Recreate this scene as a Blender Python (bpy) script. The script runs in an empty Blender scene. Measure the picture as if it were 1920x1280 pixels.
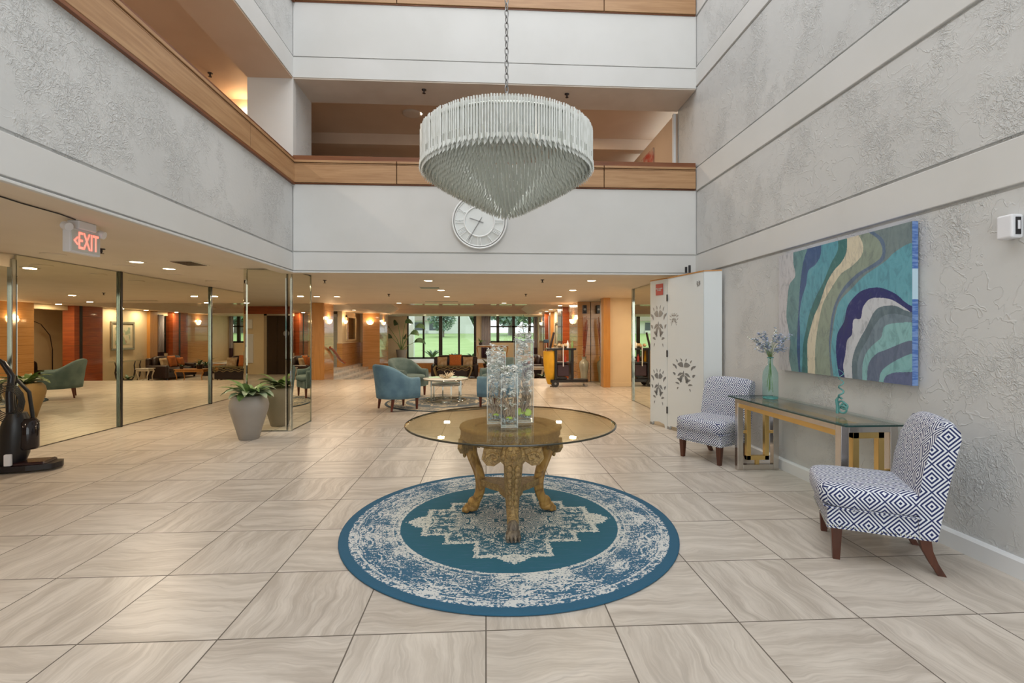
import bpy, math, random
import numpy as np
from mathutils import Matrix, Vector
random.seed(7)
S = bpy.context.scene
COL = S.collection
PI = math.pi
# ---------------------------------------------------------------- camera, sky, daylight, exposure
CH = 1.42; YAW = math.atan(.0545); CA = math.cos(YAW); SA = math.sin(YAW); F = 895.0
cam = bpy.data.cameras.new('camera'); cam_o = bpy.data.objects.new('camera', cam); COL.objects.link(cam_o)
cam.sensor_width = 36; cam.lens = F / 1920 * 36; cam.shift_y = -15 / 1920; cam.clip_end = 400; cam.clip_start = .05
cam_o.location = (0, 0, CH); cam_o.rotation_euler = (PI / 2, 0, -YAW)
S.camera = cam_o
S.view_settings.view_transform = 'Standard'; S.view_settings.look = 'None'
S.view_settings.gamma = 1; S.view_settings.use_curve_mapping = False
S.view_settings.exposure = 0.16
world = bpy.data.worlds.new('sky'); S.world = world; world.use_nodes = True
bg = world.node_tree.nodes['Background']; bg.inputs[0].default_value = (.90, .96, 1, 1); bg.inputs[1].default_value = 1.6

def area(name, loc, rot, sx, sy, power, color=(1, 1, 1), shape='RECTANGLE', spread=PI):
    l = bpy.data.lights.new(name, 'AREA'); l.shape = shape; l.size = sx
    if shape in ('RECTANGLE', 'ELLIPSE'): l.size_y = sy
    l.energy = power; l.color = color; l.spread = spread
    o = bpy.data.objects.new(name, l); COL.objects.link(o); o.location = loc; o.rotation_euler = rot
    return o
# area lamps added as daylight, below the closed roof and inside the entrance
area('skylight_stand_in', (.19, 1.9, 9.0), (0, 0, 0), 5.4, 9.6, 400, (.97, .985, 1.0))
area('entrance_fill', (.19, -3.05, 1.9), (PI / 2, 0, 0), 5.2, 3.2, 70, (.98, .99, 1.0))  # fill lamp added behind the camera, in front of the glazing

# ---------------------------------------------------------------- pixel helpers (photo pixel -> point on a real plane)
def ray(px, py):
    r = (px - 960) / F
    return r * CA + SA, CA - r * SA, (625 - py) / F
def atz(px, py, z):
    x, y, k = ray(px, py); t = (z - CH) / k; return (x * t, y * t, z)
def aty(px, py, Y):
    x, y, k = ray(px, py); t = Y / y; return (x * t, Y, CH + k * t)
def atx(px, py, X):
    x, y, k = ray(px, py); t = X / x; return (X, y * t, CH + k * t)

# ---------------------------------------------------------------- node expressions
class E:
    nt = None
    def __init__(s, v): s.v = v
    @staticmethod
    def op(o, *a, clamp=False):
        n = E.nt.nodes.new('ShaderNodeMath'); n.operation = o; n.use_clamp = clamp
        for i, q in enumerate(a):
            q = q.v if isinstance(q, E) else q
            if isinstance(q, (int, float)): n.inputs[i].default_value = q
            else: E.nt.links.new(q, n.inputs[i])
        return E(n.outputs[0])
    def __add__(s, o): return E.op('ADD', s, o)
    __radd__ = __add__
    def __sub__(s, o): return E.op('SUBTRACT', s, o)
    def __rsub__(s, o): return E.op('SUBTRACT', o, s)
    def __mul__(s, o): return E.op('MULTIPLY', s, o)
    __rmul__ = __mul__
    def __truediv__(s, o): return E.op('DIVIDE', s, o)
    def __abs__(s): return E.op('ABSOLUTE', s)
    def frac(s): return E.op('FRACT', s)
    def floor(s): return E.op('FLOOR', s)
    def lt(s, o): return E.op('LESS_THAN', s, o)
    def gt(s, o): return E.op('GREATER_THAN', s, o)
    def min(s, o): return E.op('MINIMUM', s, o)
    def max(s, o): return E.op('MAXIMUM', s, o)
    def sin(s): return E.op('SINE', s)
    def step(s, a, b):
        n = E.nt.nodes.new('ShaderNodeMapRange'); n.interpolation_type = 'SMOOTHSTEP'
        E.nt.links.new(s.v, n.inputs[0]); n.inputs[1].default_value = a; n.inputs[2].default_value = b
        return E(n.outputs[0])
def coords(kind='Object'):
    n = E.nt.nodes.new('ShaderNodeTexCoord'); s = E.nt.nodes.new('ShaderNodeSeparateXYZ')
    E.nt.links.new(n.outputs[kind], s.inputs[0]); return E(s.outputs[0]), E(s.outputs[1]), E(s.outputs[2])
def vec(x, y, z):
    n = E.nt.nodes.new('ShaderNodeCombineXYZ')
    for i, q in enumerate((x, y, z)):
        if isinstance(q, E): E.nt.links.new(q.v, n.inputs[i])
        else: n.inputs[i].default_value = q
    return n.outputs[0]
def noise(v, scale=1, detail=2, rough=.5, dist=0):
    n = E.nt.nodes.new('ShaderNodeTexNoise'); E.nt.links.new(v, n.inputs['Vector'])
    n.inputs['Scale'].default_value = scale; n.inputs['Detail'].default_value = detail
    n.inputs['Roughness'].default_value = rough; n.inputs['Distortion'].default_value = dist
    return E(n.outputs[0])
def vor(v, scale=1):
    n = E.nt.nodes.new('ShaderNodeTexVoronoi'); E.nt.links.new(v, n.inputs['Vector']); n.inputs['Scale'].default_value = scale
    return E(n.outputs[0])
def mix(f, a, b):
    n = E.nt.nodes.new('ShaderNodeMix'); n.data_type = 'RGBA'
    if isinstance(f, E): E.nt.links.new(f.v, n.inputs[0])
    else: n.inputs[0].default_value = f
    for i, q in ((6, a), (7, b)):
        if isinstance(q, tuple): n.inputs[i].default_value = (*q, 1)
        else: E.nt.links.new(q, n.inputs[i])
    return n.outputs[2]
def setin(b, name, q):
    if isinstance(q, E): q = q.v
    s = b.inputs[name]
    if isinstance(q, tuple): s.default_value = (*q, 1) if len(q) == 3 else q
    elif isinstance(q, (int, float)): s.default_value = q
    else: E.nt.links.new(q, s)
def bump(b, h, strength=.5, distance=.01):
    n = E.nt.nodes.new('ShaderNodeBump'); n.inputs['Strength'].default_value = strength; n.inputs['Distance'].default_value = distance
    E.nt.links.new(h.v, n.inputs['Height']); E.nt.links.new(n.outputs[0], b.inputs['Normal'])
def mat(name, color=(.5, .5, .5), rough=.5, metal=0, **kw):
    m = bpy.data.materials.new(name); m.use_nodes = True; E.nt = m.node_tree
    b = m.node_tree.nodes['Principled BSDF']
    setin(b, 'Base Color', color); setin(b, 'Roughness', rough); setin(b, 'Metallic', metal)
    for k, v in kw.items(): setin(b, k.replace('_', ' '), v)
    return m, b
def noisy(name, c1, c2, rough=.5, scale=8, bumps=0, metal=0, detail=3, **kw):
    m, b = mat(name, c1, rough, metal, **kw); x, y, z = coords()
    n = noise(vec(x, y, z), scale, detail); setin(b, 'Base Color', mix(n.step(.3, .7), c1, c2))
    if bumps: bump(b, noise(vec(x, y, z), scale * 6, 3), bumps, .004)
    return m

M = {}
def stucco():
    m, b = mat('stucco', (.60, .60, .585), .75); x, y, z = coords(); p = vec(x, y, z)
    def rid(sc, w, d=1.6):
        n = noise(p, sc, 3, .55, d); return 1 - abs(n - .5).step(0, w)
    mask = noise(vec(x, y, z * .8), 2.3, 4, .65).step(.45, .64)
    h = (rid(11, .045, .9) * .7 + rid(23, .07, 1.2) * .6) * mask + noise(p, 30, 4) * .16 + rid(5.5, .018, .6) * .4 * noise(p, 1.1, 2).step(.4, .6)
    bump(b, h, .65, .010)
    setin(b, 'Base Color', mix(noise(p, .8, 3).step(.3, .7), (.55, .555, .55), (.60, .605, .60)))
    return m
M['stucco'] = stucco()
def plaster():
    m, b = mat('plaster', (.68, .68, .66), .7); x, y, z = coords()
    bump(b, noise(vec(x, y, z), 14, 4), .12, .006)
    setin(b, 'Base Color', mix(noise(vec(x, y, z), 1.2, 4).step(.3, .7), (.60, .60, .585), (.64, .64, .63)))
    return m
M['plaster'] = plaster()
M['white_paint'] = mat('white_paint', (.74, .76, .78), .4)[0]
M['warm_wall'] = noisy('warm_wall', (.74, .60, .40), (.70, .56, .37), .55, 2)
M['lobby_ceiling'] = noisy('lobby_ceiling', (.69, .60, .49), (.66, .57, .46), .6, 2)
M['tray_ceiling'] = mat('tray_ceiling', (.66, .52, .36), .08, 0)[0]
M['corridor_paint'] = noisy('corridor_paint', (.60, .46, .345), (.57, .43, .315), .6, 2)
M['soffit_paint'] = noisy('soffit_paint', (.60, .53, .46), (.56, .49, .42), .65, 3)

def tilefloor():
    m, b = mat('stone_tile', (.5, .5, .5), .2); x, y, z = coords()
    fx = x / .622; fy = (y - 2.285) / .624; ix = fx.floor(); iy = fy.floor(); u = fx.frac(); v = fy.frac()
    par = abs(((ix + iy) * .5).frac()).gt(.25)          # odd tiles: veins run across
    a = u * par + v * (1 - par); c = v * par + u * (1 - par)
    idn = ix * 3.17 + iy * 7.91
    warp = noise(vec(a * 1.0, c * 1.2, idn), 1.6, 3) * .55
    n1 = noise(vec(a * .7, c * 5 + warp * 3, idn), 1.3, 5, .62, .25)
    n2 = noise(vec(a * .9, c * 17 + warp * 10, idn + 4), 1.2, 4, .6, .2)
    n3 = noise(vec(a * 1.6, c * 46 + warp * 27, idn + 9), 1.0, 4, .65, .2)
    col = mix(n1.step(.33, .66), (.575, .52, .46), (.41, .36, .31))
    col = mix((n2.step(.54, .66)) * .45, col, (.33, .285, .245))
    col = mix((n3.step(.52, .66)) * .26, col, (.33, .29, .25))
    col = mix((n3.step(.50, .32)) * .30, col, (.66, .62, .56))
    tone = noise(vec(ix * 5.3, iy * 3.1, 0), 1, 0)
    col = mix(tone.step(.3, .7) * .16, col, (.68, .63, .56))
    g = (u.min(1 - u).min(v.min(1 - v))).lt(.0055)
    col = mix(g, col, (.13, .11, .09))
    setin(b, 'Base Color', col); setin(b, 'Roughness', .30 + g * .5 + n1 * .08); setin(b, 'Specular IOR Level', .38)
    bump(b, (1 - g) * 1.0 + n2 * .06, .35, .003)
    return m
M['tile'] = tilefloor()
def wood(name, c1, c2, rough=.35, axis='x', plank=0, seam=(.12, .05, .015), sc=1.0, clear=0):
    m, b = mat(name, c1, rough); x, y, z = coords()
    lng = {'x': vec(x * 1.5, y * 20, z * 20), 'y': vec(x * 20, y * 1.5, z * 20), 'z': vec(x * 20, y * 20, z * 1.5), 'h': vec(x * 1.5, y * 1.5, z * 26)}[axis]
    n = noise(lng, sc, 5, .6, .6); col = mix(n.step(.3, .7), c1, c2)
    if plank:
        f = (z / plank).frac(); col = mix(f.lt(.022), col, seam)
        t = noise(vec((z / plank).floor() * 3.3, 0, 0), 1, 0); col = mix(t.step(.3, .7) * .25, col, c2)
    setin(b, 'Base Color', col); bump(b, n, .08, .002)
    if clear: setin(b, 'Coat Weight', clear); setin(b, 'Coat Roughness', .05)
    return m
M['oak'] = wood('oak', (.46, .275, .14), (.35, .19, .09), .4, 'h', sc=1)
M['oak_dark'] = wood('oak_dark', (.22, .08, .03), (.15, .05, .02), .35, 'h')
M['panel'] = wood('honey_panel', (.60, .32, .12), (.50, .25, .085), .22, 'h', .265, clear=.6)
M['panel_plain'] = wood('honey_plain', (.53, .25, .065), (.44, .195, .045), .3, 'z', 0)
M['redwood'] = wood('red_brown_panel', (.38, .085, .022), (.26, .05, .015), .25, 'h', .5, clear=.5)
M['leg_wood'] = wood('dark_leg_wood', (.10, .028, .012), (.06, .018, .009), .3, 'z')
M['red_leg'] = wood('mahogany_leg', (.16, .035, .018), (.10, .02, .012), .3, 'z')
M['mirror'] = mat('mirror', (.80, .79, .66), .0, 1)[0]
M['chrome'] = mat('chrome', (.50, .52, .47), .07, 1)[0]
M['dark_chrome'] = mat('dark_chrome', (.16, .17, .13), .08, 1)[0]
M['champagne'] = mat('champagne', (.72, .64, .50), .3, .7)[0]
M['gilt'] = mat('gilt', (.30, .23, .11), .4, .3)[0]
M['glass_rim'] = mat('glass_rim', (.80, .86, .85), .08)[0]
M['vac_black'] = mat('vac_black', (.008, .008, .01), .35)[0]
M['thick_glass'] = mat('thick_glass', (.72, .82, .80), .05, 0, Transmission_Weight=.85)[0]
M['steel'] = mat('brushed_steel', (.60, .56, .52), .22, 1)[0]
M['gold'] = mat('brass', (.70, .48, .18), .3, .85)[0]
M['dark_bronze'] = mat('dark_bronze', (.035, .03, .022), .35, .4)[0]
M['black'] = mat('black_plastic', (.012, .011, .014), .3)[0]
M['black_matte'] = mat('black_rubber', (.02, .02, .02), .6)[0]
M['ebony'] = mat('ebony', (.025, .014, .014), .25)[0]
M['grey_metal'] = mat('grey_metal', (.30, .30, .30), .35, .7)[0]
M['white_plastic'] = mat('white_plastic', (.75, .76, .80), .35)[0]
M['cream'] = mat('cream_plastic', (.7, .62, .5), .5)[0]
def emis(name, col, s):
    m, b = mat(name, (.9, .85, .8), .4); setin(b, 'Emission Color', col); setin(b, 'Emission Strength', s); return m
M['lamp'] = emis('lamp_lens', (1, .80, .55), 9.0)
M['sconce_glass'] = emis('sconce_glass', (1, .74, .42), 2.6)
M['exit_red'] = emis('exit_red', (1, .10, .06), 1.3)
def glass(name, col, rough=0.0, ior=1.45, facing=(0.06, .75)):
    # clear glazing: see-through with fresnel reflection
    m = bpy.data.materials.new(name); m.use_nodes = True; nt = m.node_tree; E.nt = nt
    for n in list(nt.nodes):
        if n.type != 'OUTPUT_MATERIAL': nt.nodes.remove(n)
    out = nt.nodes['Material Output']; tr = nt.nodes.new('ShaderNodeBsdfTransparent'); gl = nt.nodes.new('ShaderNodeBsdfGlossy')
    tr.inputs[0].default_value = (*col, 1); gl.inputs['Roughness'].default_value = rough
    lw = nt.nodes.new('ShaderNodeLayerWeight'); fr = E.op('POWER', E(lw.outputs['Facing']), 5) * .7 + .02
    mx = nt.nodes.new('ShaderNodeMixShader'); nt.links.new(fr.v, mx.inputs[0])
    nt.links.new(tr.outputs[0], mx.inputs[1]); nt.links.new(gl.outputs[0], mx.inputs[2]); nt.links.new(mx.outputs[0], out.inputs[0])
    return m
M['window_glass'] = glass('window_glass', (.93, .96, .95))
M['vase_glass'] = glass('vase_glass', (.985, .99, .985), 0.0, 1.5)
M['table_glass'] = glass('bronze_glass', (.955, .93, .80), 0.0, 1.5)
M['console_glass'] = glass('console_glass', (.90, .955, .945), 0.0, 1.5)
M['aqua_glass'] = glass('aqua_glass', (.78, .93, .92), .02, 1.5)
M['table_edge'] = mat('table_edge', (.035, .032, .02), .1)[0]
M['glass_edge'] = mat('glass_edge', (.02, .06, .055), .1)[0]
M['aqua_solid'] = mat('aqua_solid', (.16, .46, .44), .08, 0, Transmission_Weight=.4)[0]
def prism():
    m, b = mat('crystal', (.84, .87, .84), .18); setin(b, 'Transmission Weight', .22); setin(b, 'IOR', 1.4)
    x, y, z = coords(); setin(b, 'Base Color', mix(noise(vec(x * 1, y * 1, z * .3), 40, 1).step(.3, .7), (.93, .95, .93), (.80, .82, .78)))
    return m
M['crystal'] = prism()
M['clear_crystal'] = mat('clear_crystal', (.86, .88, .82), .08, 0, Transmission_Weight=.62, IOR=1.5)[0]  # clearer copy of the crystal so the shaded lower tiers render darker
def fabric_diamond():
    m, b = mat('diamond_fabric', (.5, .5, .5), .85); u, v, w = coords('UV')
    a = abs((u / .15).frac() - .5) * 2; c = abs((v / .165).frac() - .5) * 2
    d = a + c; k = d.min(2 - d)
    s = ((.93 - k) / .32).frac().lt(.5) * k.lt(.93)
    setin(b, 'Base Color', mix(s, (.012, .022, .11), (.72, .75, .80)))
    return m
M['diamond'] = fabric_diamond()
def velvet(name, c1, c2):
    m = noisy(name, c1, c2, .8, 6, .2); return m
M['blue_velvet'] = velvet('blue_velvet', (.10, .20, .29), (.15, .28, .38))
M['warmlit_velvet'] = velvet('warmlit_velvet', (.095, .15, .15), (.14, .20, .20))  # blue velvet with the warm greenish light put into its colour
M['leather'] = noisy('brown_leather', (.022, .010, .010), (.035, .017, .015), .35, 6, .1)
M['orange_fabric'] = noisy('orange_fabric', (.62, .20, .05), (.50, .15, .035), .8, 30)
M['cream_fabric'] = noisy('cream_fabric', (.6, .48, .32), (.42, .28, .15), .8, 9)
M['green_fabric'] = noisy('green_fabric', (.30, .34, .08), (.2, .24, .05), .8, 9)
def rugmat(name, c_field, c_alt, c_cream, scale=1.0, grey=False):
    m, b = mat(name, c_field, .95); x, y, z = coords(); x = x / scale; y = y / scale
    r = E.op('SQRT', x * x + y * y); ax = abs(x); ay = abs(y)
    fold = vec(ax, ay, 0)
    nf = noise(vec(x, y, 0), 60, 3, .7); ng = noise(vec(x * .35, y * 4, 0), 16, 3, .7); big = noise(vec(x, y, 3), 4.5, 3, .6)
    orn = vor(fold, 15); orn2 = noise(fold, 22, 3, .6, 1.2); rings = (orn * 5.5).frac()
    ang = E.op('ARCTAN2', y, x); polar = vec(abs(((ang * (14 / PI))).frac() - .5) * .9, r * 5.5, 0)
    po = noise(polar, 4.5, 4, .65, 1.6); pv = (vor(polar, 4) * 4).frac()
    def box(a, c): return ax.lt(a) * ay.lt(c)
    wob = (noise(fold, 38, 1) - .5) * .05
    axw = ax + wob; ayw = ay + wob
    def boxw(a, c): return axw.lt(a) * ayw.lt(c)
    med = boxw(.63, .245).max(boxw(.46, .385)).max(boxw(.255, .60)).max((axw * 1.0 + ayw * 1.15).lt(.80) * ax.lt(.15)).max((axw * 1.1 + ayw * 1.0).lt(.84) * ay.lt(.10))
    inner = boxw(.59, .215).max(boxw(.425, .35)).max(boxw(.22, .565)); core = boxw(.40, .13).max(boxw(.22, .22))
    edge = med * (1 - inner)
    cream_m = med * (((orn2 + nf * .5 + rings * .22).gt(.925)).max(edge * nf.gt(.44))).max(core * rings.gt(.55) * nf.gt(.35))
    bord = r.gt(.80) * r.lt(1.15)
    line = (abs(r - .815).lt(.008)).max(abs(r - 1.10).lt(.006)).max(abs(r - .85).lt(.005))
    cream_b = bord * ((po + nf * .55 + pv * .18 + (big - .5) * .7 + (ng - .5) * .5).gt(.91)).max(line * nf.gt(.45) * bord)
    col = mix(ng.step(.52, .70) * .75, c_field, c_alt)
    col = mix(bord * .55 + med * .25, col, c_alt)
    col = mix((1 - (ng * .8 + nf * .4).gt(.70) * .0) * cream_m.max(cream_b), col, c_cream)
    col = mix(r.gt(1.15) * .8, col, (.022, .095, .17) if not grey else (.03, .06, .09))
    setin(b, 'Base Color', col); bump(b, nf, .4, .004)
    return m
M['rug_blue'] = rugmat('rug_blue', (.016, .105, .165), (.045, .12, .22), (.58, .59, .58))
M['rug_grey'] = rugmat('rug_grey', (.10, .13, .16), (.06, .09, .13), (.55, .48, .36), 1.03, True)
def carved(name, c1, c2, c3, sc=26):
    m, b = mat(name, c1, .38); x, y, z = coords(); p = vec(x, y, z)
    n = noise(p, sc, 3, .6, 1.5); rr = abs(n - .5).step(0, .07); st = noise(vec(x * 8, y * 8, z * 1.5), 5, 4)
    col = mix(st.step(.3, .7), c1, c2); col = mix((1 - rr) * .55, col, c3)
    setin(b, 'Base Color', col); setin(b, 'Roughness', .5); bump(b, rr, .4, .006); return m
M['carved'] = carved('carved_wood', (.42, .28, .11), (.30, .18, .065), (.05, .028, .012), 34)
M['leg_honey'] = carved('honey_leg', (.48, .28, .075), (.33, .17, .04), (.13, .06, .018), 3.6)
M['paw'] = carved('greyed_paw', (.26, .21, .155), (.14, .11, .085), (.05, .03, .02), 14)
M['planter'] = noisy('clay_grey', (.31, .285, .255), (.28, .255, .225), .6, 3, .05)
M['warm_lit_clay'] = noisy('clay_warm_lit', (.42, .28, .14), (.37, .24, .11), .6, 3)  # same grey clay, with warm lobby light put into its colour
def leafm(name, c1, c2, sc=9):
    m, b = mat(name, c1, .4); x, y, z = coords(); n = noise(vec(x, y, z), sc * 3, 3)
    setin(b, 'Base Color', mix(n.step(.35, .65), c1, c2)); return m
M['leaf'] = leafm('leaf', (.05, .11, .045), (.12, .20, .10))
M['leaf_light'] = leafm('leaf_light', (.14, .24, .07), (.22, .34, .12))
M['leaf_pale'] = leafm('leaf_variegated', (.42, .48, .32), (.14, .22, .10), 6)
M['blossom'] = mat('blossom', (.97, .96, .91), .6)[0]
M['blue_blossom'] = mat('blue_blossom', (.55, .62, .78), .6)[0]
M['twig'] = noisy('twig', (.45, .35, .26), (.30, .22, .15), .7, 30)
M['lime'] = mat('lime_slice', (.38, .52, .06), .4)[0]
M['pebble'] = noisy('glass_pebbles', (.42, .47, .46), (.20, .24, .25), .15, 60)
M['mop_yellow'] = noisy('yellow_vinyl', (.78, .42, .02), (.66, .34, .015), .5, 5, .1)
def curtainm():
    m, b = mat('curtain', (.3, .28, .3), .8); x, y, z = coords()
    setin(b, 'Base Color', mix(z.gt(.62), (.11, .06, .085), (.46, .43, .47))); return m
M['curtain'] = curtainm()
M['marble'] = noisy('marble_step', (.74, .71, .67), (.50, .49, .47), .25, 5, 0, 0, 5)
M['grass'] = noisy('lawn', (.43, .57, .24), (.37, .52, .20), .9, .6)
M['hazed_foliage'] = noisy('hazed_foliage', (.33, .43, .37), (.21, .31, .26), .8, 1.2)  # distance haze put into the leaf colour as pale blue-green
M['bark'] = noisy('bark', (.25, .22, .19), (.18, .15, .13), .9, 4)
M['house_white'] = mat('house_white', (.80, .80, .78), .7)[0]
M['roof_grey'] = mat('roof_brown', (.42, .36, .32), .8)[0]
M['house_dark'] = mat('house_dark_glass', (.10, .12, .14), .3)[0]  # dark glass for the house windows
M['sign_red'] = mat('sign_red', (.50, .05, .04), .5)[0]
M['sign_white'] = mat('sign_white', (.85, .84, .82), .5)[0]
M['silver_ink'] = mat('silver_stencil', (.30, .315, .33), .3, .5)[0]
M['silver_vase'] = noisy('silver_vase', (.46, .44, .34), (.38, .36, .28), .3, 5, .1, .3)
M['clock_white'] = mat('clock_white', (.86, .88, .88), .3)[0]
M['clock_face'] = mat('clock_mirror', (.86, .90, .90), .12, .4)[0]
M['picture_mat'] = mat('picture_mat', (.62, .55, .40), .6)[0]
M['frame_silver'] = mat('frame_silver', (.34, .31, .24), .35, .5)[0]
def printm():
    m, b = mat('flower_print', (.5, .5, .4), .6); x, y, z = coords(); n = noise(vec(x, y, z), 5, 4)
    c = mix(n.step(.45, .6), (.60, .57, .42), (.30, .38, .28)); c = mix(noise(vec(x, y, z + 4), 9, 2).step(.62, .7), c, (.55, .22, .14)); setin(b, 'Base Color', c); return m
M['print'] = printm()
M['redart'] = noisy('red_art', (.45, .05, .03), (.55, .45, .35), .6, 6)
M['screen_white'] = mat('screen_white', (.66, .70, .71), .45)[0]
M['door_dark'] = mat('elevator_steel', (.07, .05, .04), .15, .7)[0]

# ---------------------------------------------------------------- mesh builder
class MB:
    def __init__(s): s.v = []; s.f = []; s.sm = []; s.mi = []; s.M = Matrix.Identity(4); s.cur = 0
    def add(s, vs, fs, smooth=False):
        o = len(s.v); s.v += [s.M @ Vector(p) for p in vs]
        for f in fs: s.f.append([o + i for i in f]); s.sm.append(smooth); s.mi.append(s.cur)
        return s
    def box(s, x0, x1, y0, y1, z0, z1):
        v = [(x, y, z) for z in (z0, z1) for y in (y0, y1) for x in (x0, x1)]
        return s.add(v, [(0, 2, 3, 1), (4, 5, 7, 6), (0, 1, 5, 4), (2, 6, 7, 3), (0, 4, 6, 2), (1, 3, 7, 5)])
    def cbox(s, c, d): return s.box(c[0] - d[0] / 2, c[0] + d[0] / 2, c[1] - d[1] / 2, c[1] + d[1] / 2, c[2] - d[2] / 2, c[2] + d[2] / 2)
    def loft(s, rings, cap=True, smooth=True, closed=True, loop=False):
        n = len(rings[0]); vs = [p for r in rings for p in r]; fs = []
        m = len(rings)
        for i in range(m if loop else m - 1):
            i2 = (i + 1) % m
            for j in range(n if closed else n - 1):
                k = (j + 1) % n; fs.append((i * n + j, i * n + k, i2 * n + k, i2 * n + j))
        s.add(vs, fs, smooth)
        if cap and not loop:
            s.add(rings[0], [tuple(range(n))[::-1]]); s.add(rings[-1], [tuple(range(n))])
        return s
    def lathe(s, prof, n=24, c=(0, 0), cap=True, smooth=True):
        return s.loft([[(c[0] + r * math.cos(2 * PI * j / n), c[1] + r * math.sin(2 * PI * j / n), z) for j in range(n)] for r, z in prof], cap, smooth)
    def tube(s, pts, r, n=8, cap=True, smooth=True, flat=1.0):
        pts = [Vector(p) for p in pts]; m = len(pts); rs = r if isinstance(r, (list, tuple)) else [r] * m; rings = []
        t0 = (pts[1] - pts[0]).normalized(); up = Vector((0, 0, 1)) if abs(t0.z) < .9 else Vector((1, 0, 0))
        nrm = (up - t0 * up.dot(t0)).normalized()
        for i in range(m):
            t = (pts[min(i + 1, m - 1)] - pts[max(i - 1, 0)]).normalized(); nrm = (nrm - t * nrm.dot(t)).normalized(); bn = t.cross(nrm)
            rings.append([pts[i] + (nrm * math.cos(2 * PI * j / n) + bn * math.sin(2 * PI * j / n) * flat) * rs[i] for j in range(n)])
        return s.loft(rings, cap, smooth)
    def cyl(s, a, b, r, n=12, r2=None): return s.tube([a, b], [r, r if r2 is None else r2], n)
    def ell(s, c, R, nu=12, nv=8, p=1.0):
        f = lambda q: math.copysign(abs(q) ** p, q); rings = []
        for i in range(nv + 1):
            a = -PI / 2 + PI * i / nv
            rings.append([(c[0] + R[0] * f(math.cos(a)) * f(math.cos(2 * PI * j / nu)), c[1] + R[1] * f(math.cos(a)) * f(math.sin(2 * PI * j / nu)), c[2] + R[2] * f(math.sin(a))) for j in range(nu)])
        return s.loft(rings, False, True)
    def prism(s, poly, h0, h1, axis='z', smooth=False):
        f = {'z': lambda a, b, h: (a, b, h), 'x': lambda a, b, h: (h, a, b), 'y': lambda a, b, h: (a, h, b)}[axis]
        n = len(poly); v = [f(a, b, h0) for a, b in poly] + [f(a, b, h1) for a, b in poly]
        s.add(v, [(j, (j + 1) % n, n + (j + 1) % n, n + j) for j in range(n)], smooth)
        s.add([f(a, b, h0) for a, b in poly], [tuple(range(n))[::-1]]); s.add([f(a, b, h1) for a, b in poly], [tuple(range(n))]); return s
    def leaf(s, b, az, L, W, rise=.5, droop=1.2, n=7, fold=.25, twist=0):
        b = Vector(b); d = Vector((math.cos(az), math.sin(az), 0)); side = Vector((-d.y, d.x, 0)) * math.cos(twist) + Vector((0, 0, math.sin(twist))); pts = []
        a = rise; p = b.copy(); cs = []
        for i in range(n + 1):
            cs.append((p.copy(), a)); p = p + (d * math.cos(a) + Vector((0, 0, 1)) * math.sin(a)) * (L / n); a -= droop / n
        vs = []; fs = []
        for i, (q, a) in enumerate(cs):
            t = i / n; w = W * .5 * (math.sin(PI * min(1, t * .93 + .07)) ** .8) if i < n else 0.001
            u = Vector((0, 0, 1)) * math.cos(a) - d * math.sin(a)
            vs += [q + side * w + u * w * fold, q, q - side * w + u * w * fold]
        for i in range(n):
            o = i * 3; fs += [(o, o + 1, o + 4, o + 3), (o + 1, o + 2, o + 5, o + 4)]
        return s.add(vs, fs, True)
    def build(s, name, m, parent=None, bevel=0, seg=2, loc=None, rz=0, solid=0):
        me = bpy.data.meshes.new(name); me.from_pydata([tuple(p) for p in s.v], [], s.f)
        for q in (m if isinstance(m, list) else [m]): me.materials.append(M[q] if isinstance(q, str) else q)
        me.polygons.foreach_set('use_smooth', s.sm); me.polygons.foreach_set('material_index', s.mi); me.update()
        uv = me.uv_layers.new(name='box'); co = np.empty(len(me.vertices) * 3); me.vertices.foreach_get('co', co); co = co.reshape(-1, 3)
        li = np.empty(len(me.loops), int); me.loops.foreach_get('vertex_index', li)
        nr = np.empty(len(me.polygons) * 3); me.polygons.foreach_get('normal', nr); nr = np.abs(nr.reshape(-1, 3))
        lt = np.empty(len(me.polygons), int); me.polygons.foreach_get('loop_total', lt)
        dom = np.repeat(np.argmax(nr * np.array([1, 1, 1.02]), 1), lt); c = co[li]
        U = np.where(dom == 0, c[:, 1], c[:, 0]); V = np.where(dom == 2, c[:, 1], c[:, 2])
        uv.data.foreach_set('uv', np.stack([U, V], 1).ravel())
        o = bpy.data.objects.new(name, me); COL.objects.link(o)
        if parent is not None: o.parent = parent
        if loc is not None: o.location = loc
        o.rotation_euler[2] = rz
        if bevel:
            b = o.modifiers.new('bevel', 'BEVEL'); b.width = bevel; b.segments = seg; b.limit_method = 'ANGLE'; b.angle_limit = .6
        if solid:
            b = o.modifiers.new('thick', 'SOLIDIFY'); b.thickness = solid
        return o
def tag(o, label, cat=None, group=None, kind=None):
    if label: o['label'] = label
    if cat: o['category'] = cat
    if group: o['group'] = group
    if kind: o['kind'] = kind
    return o
def thing(name, loc, rz, label, cat, group=None):
    o = bpy.data.objects.new(name, None); COL.objects.link(o); o.empty_display_size = .1
    o.location = loc; o.rotation_euler = (0, 0, rz); return tag(o, label, cat, group)
def struct(o, label=None): o['kind'] = 'structure'; o['label'] = label or o.name.replace('_', ' '); return o
def dup(root, loc, rz, label, group=None):
    r = root.copy(); COL.objects.link(r); r.location = loc; r.rotation_euler = (0, 0, rz); r['label'] = label
    if group: r['group'] = group
    for ch in list(root.children):
        c = ch.copy(); COL.objects.link(c); c.parent = r
        for g in list(ch.children):
            d = g.copy(); COL.objects.link(d); d.parent = c
    return r
def face(dx, dy): return math.atan2(dx, -dy)
def sbox(name, m, label, *boxes, bevel=0):
    b = MB()
    for q in boxes: b.box(*q)
    return struct(b.build(name, m, bevel=bevel), label)
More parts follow.
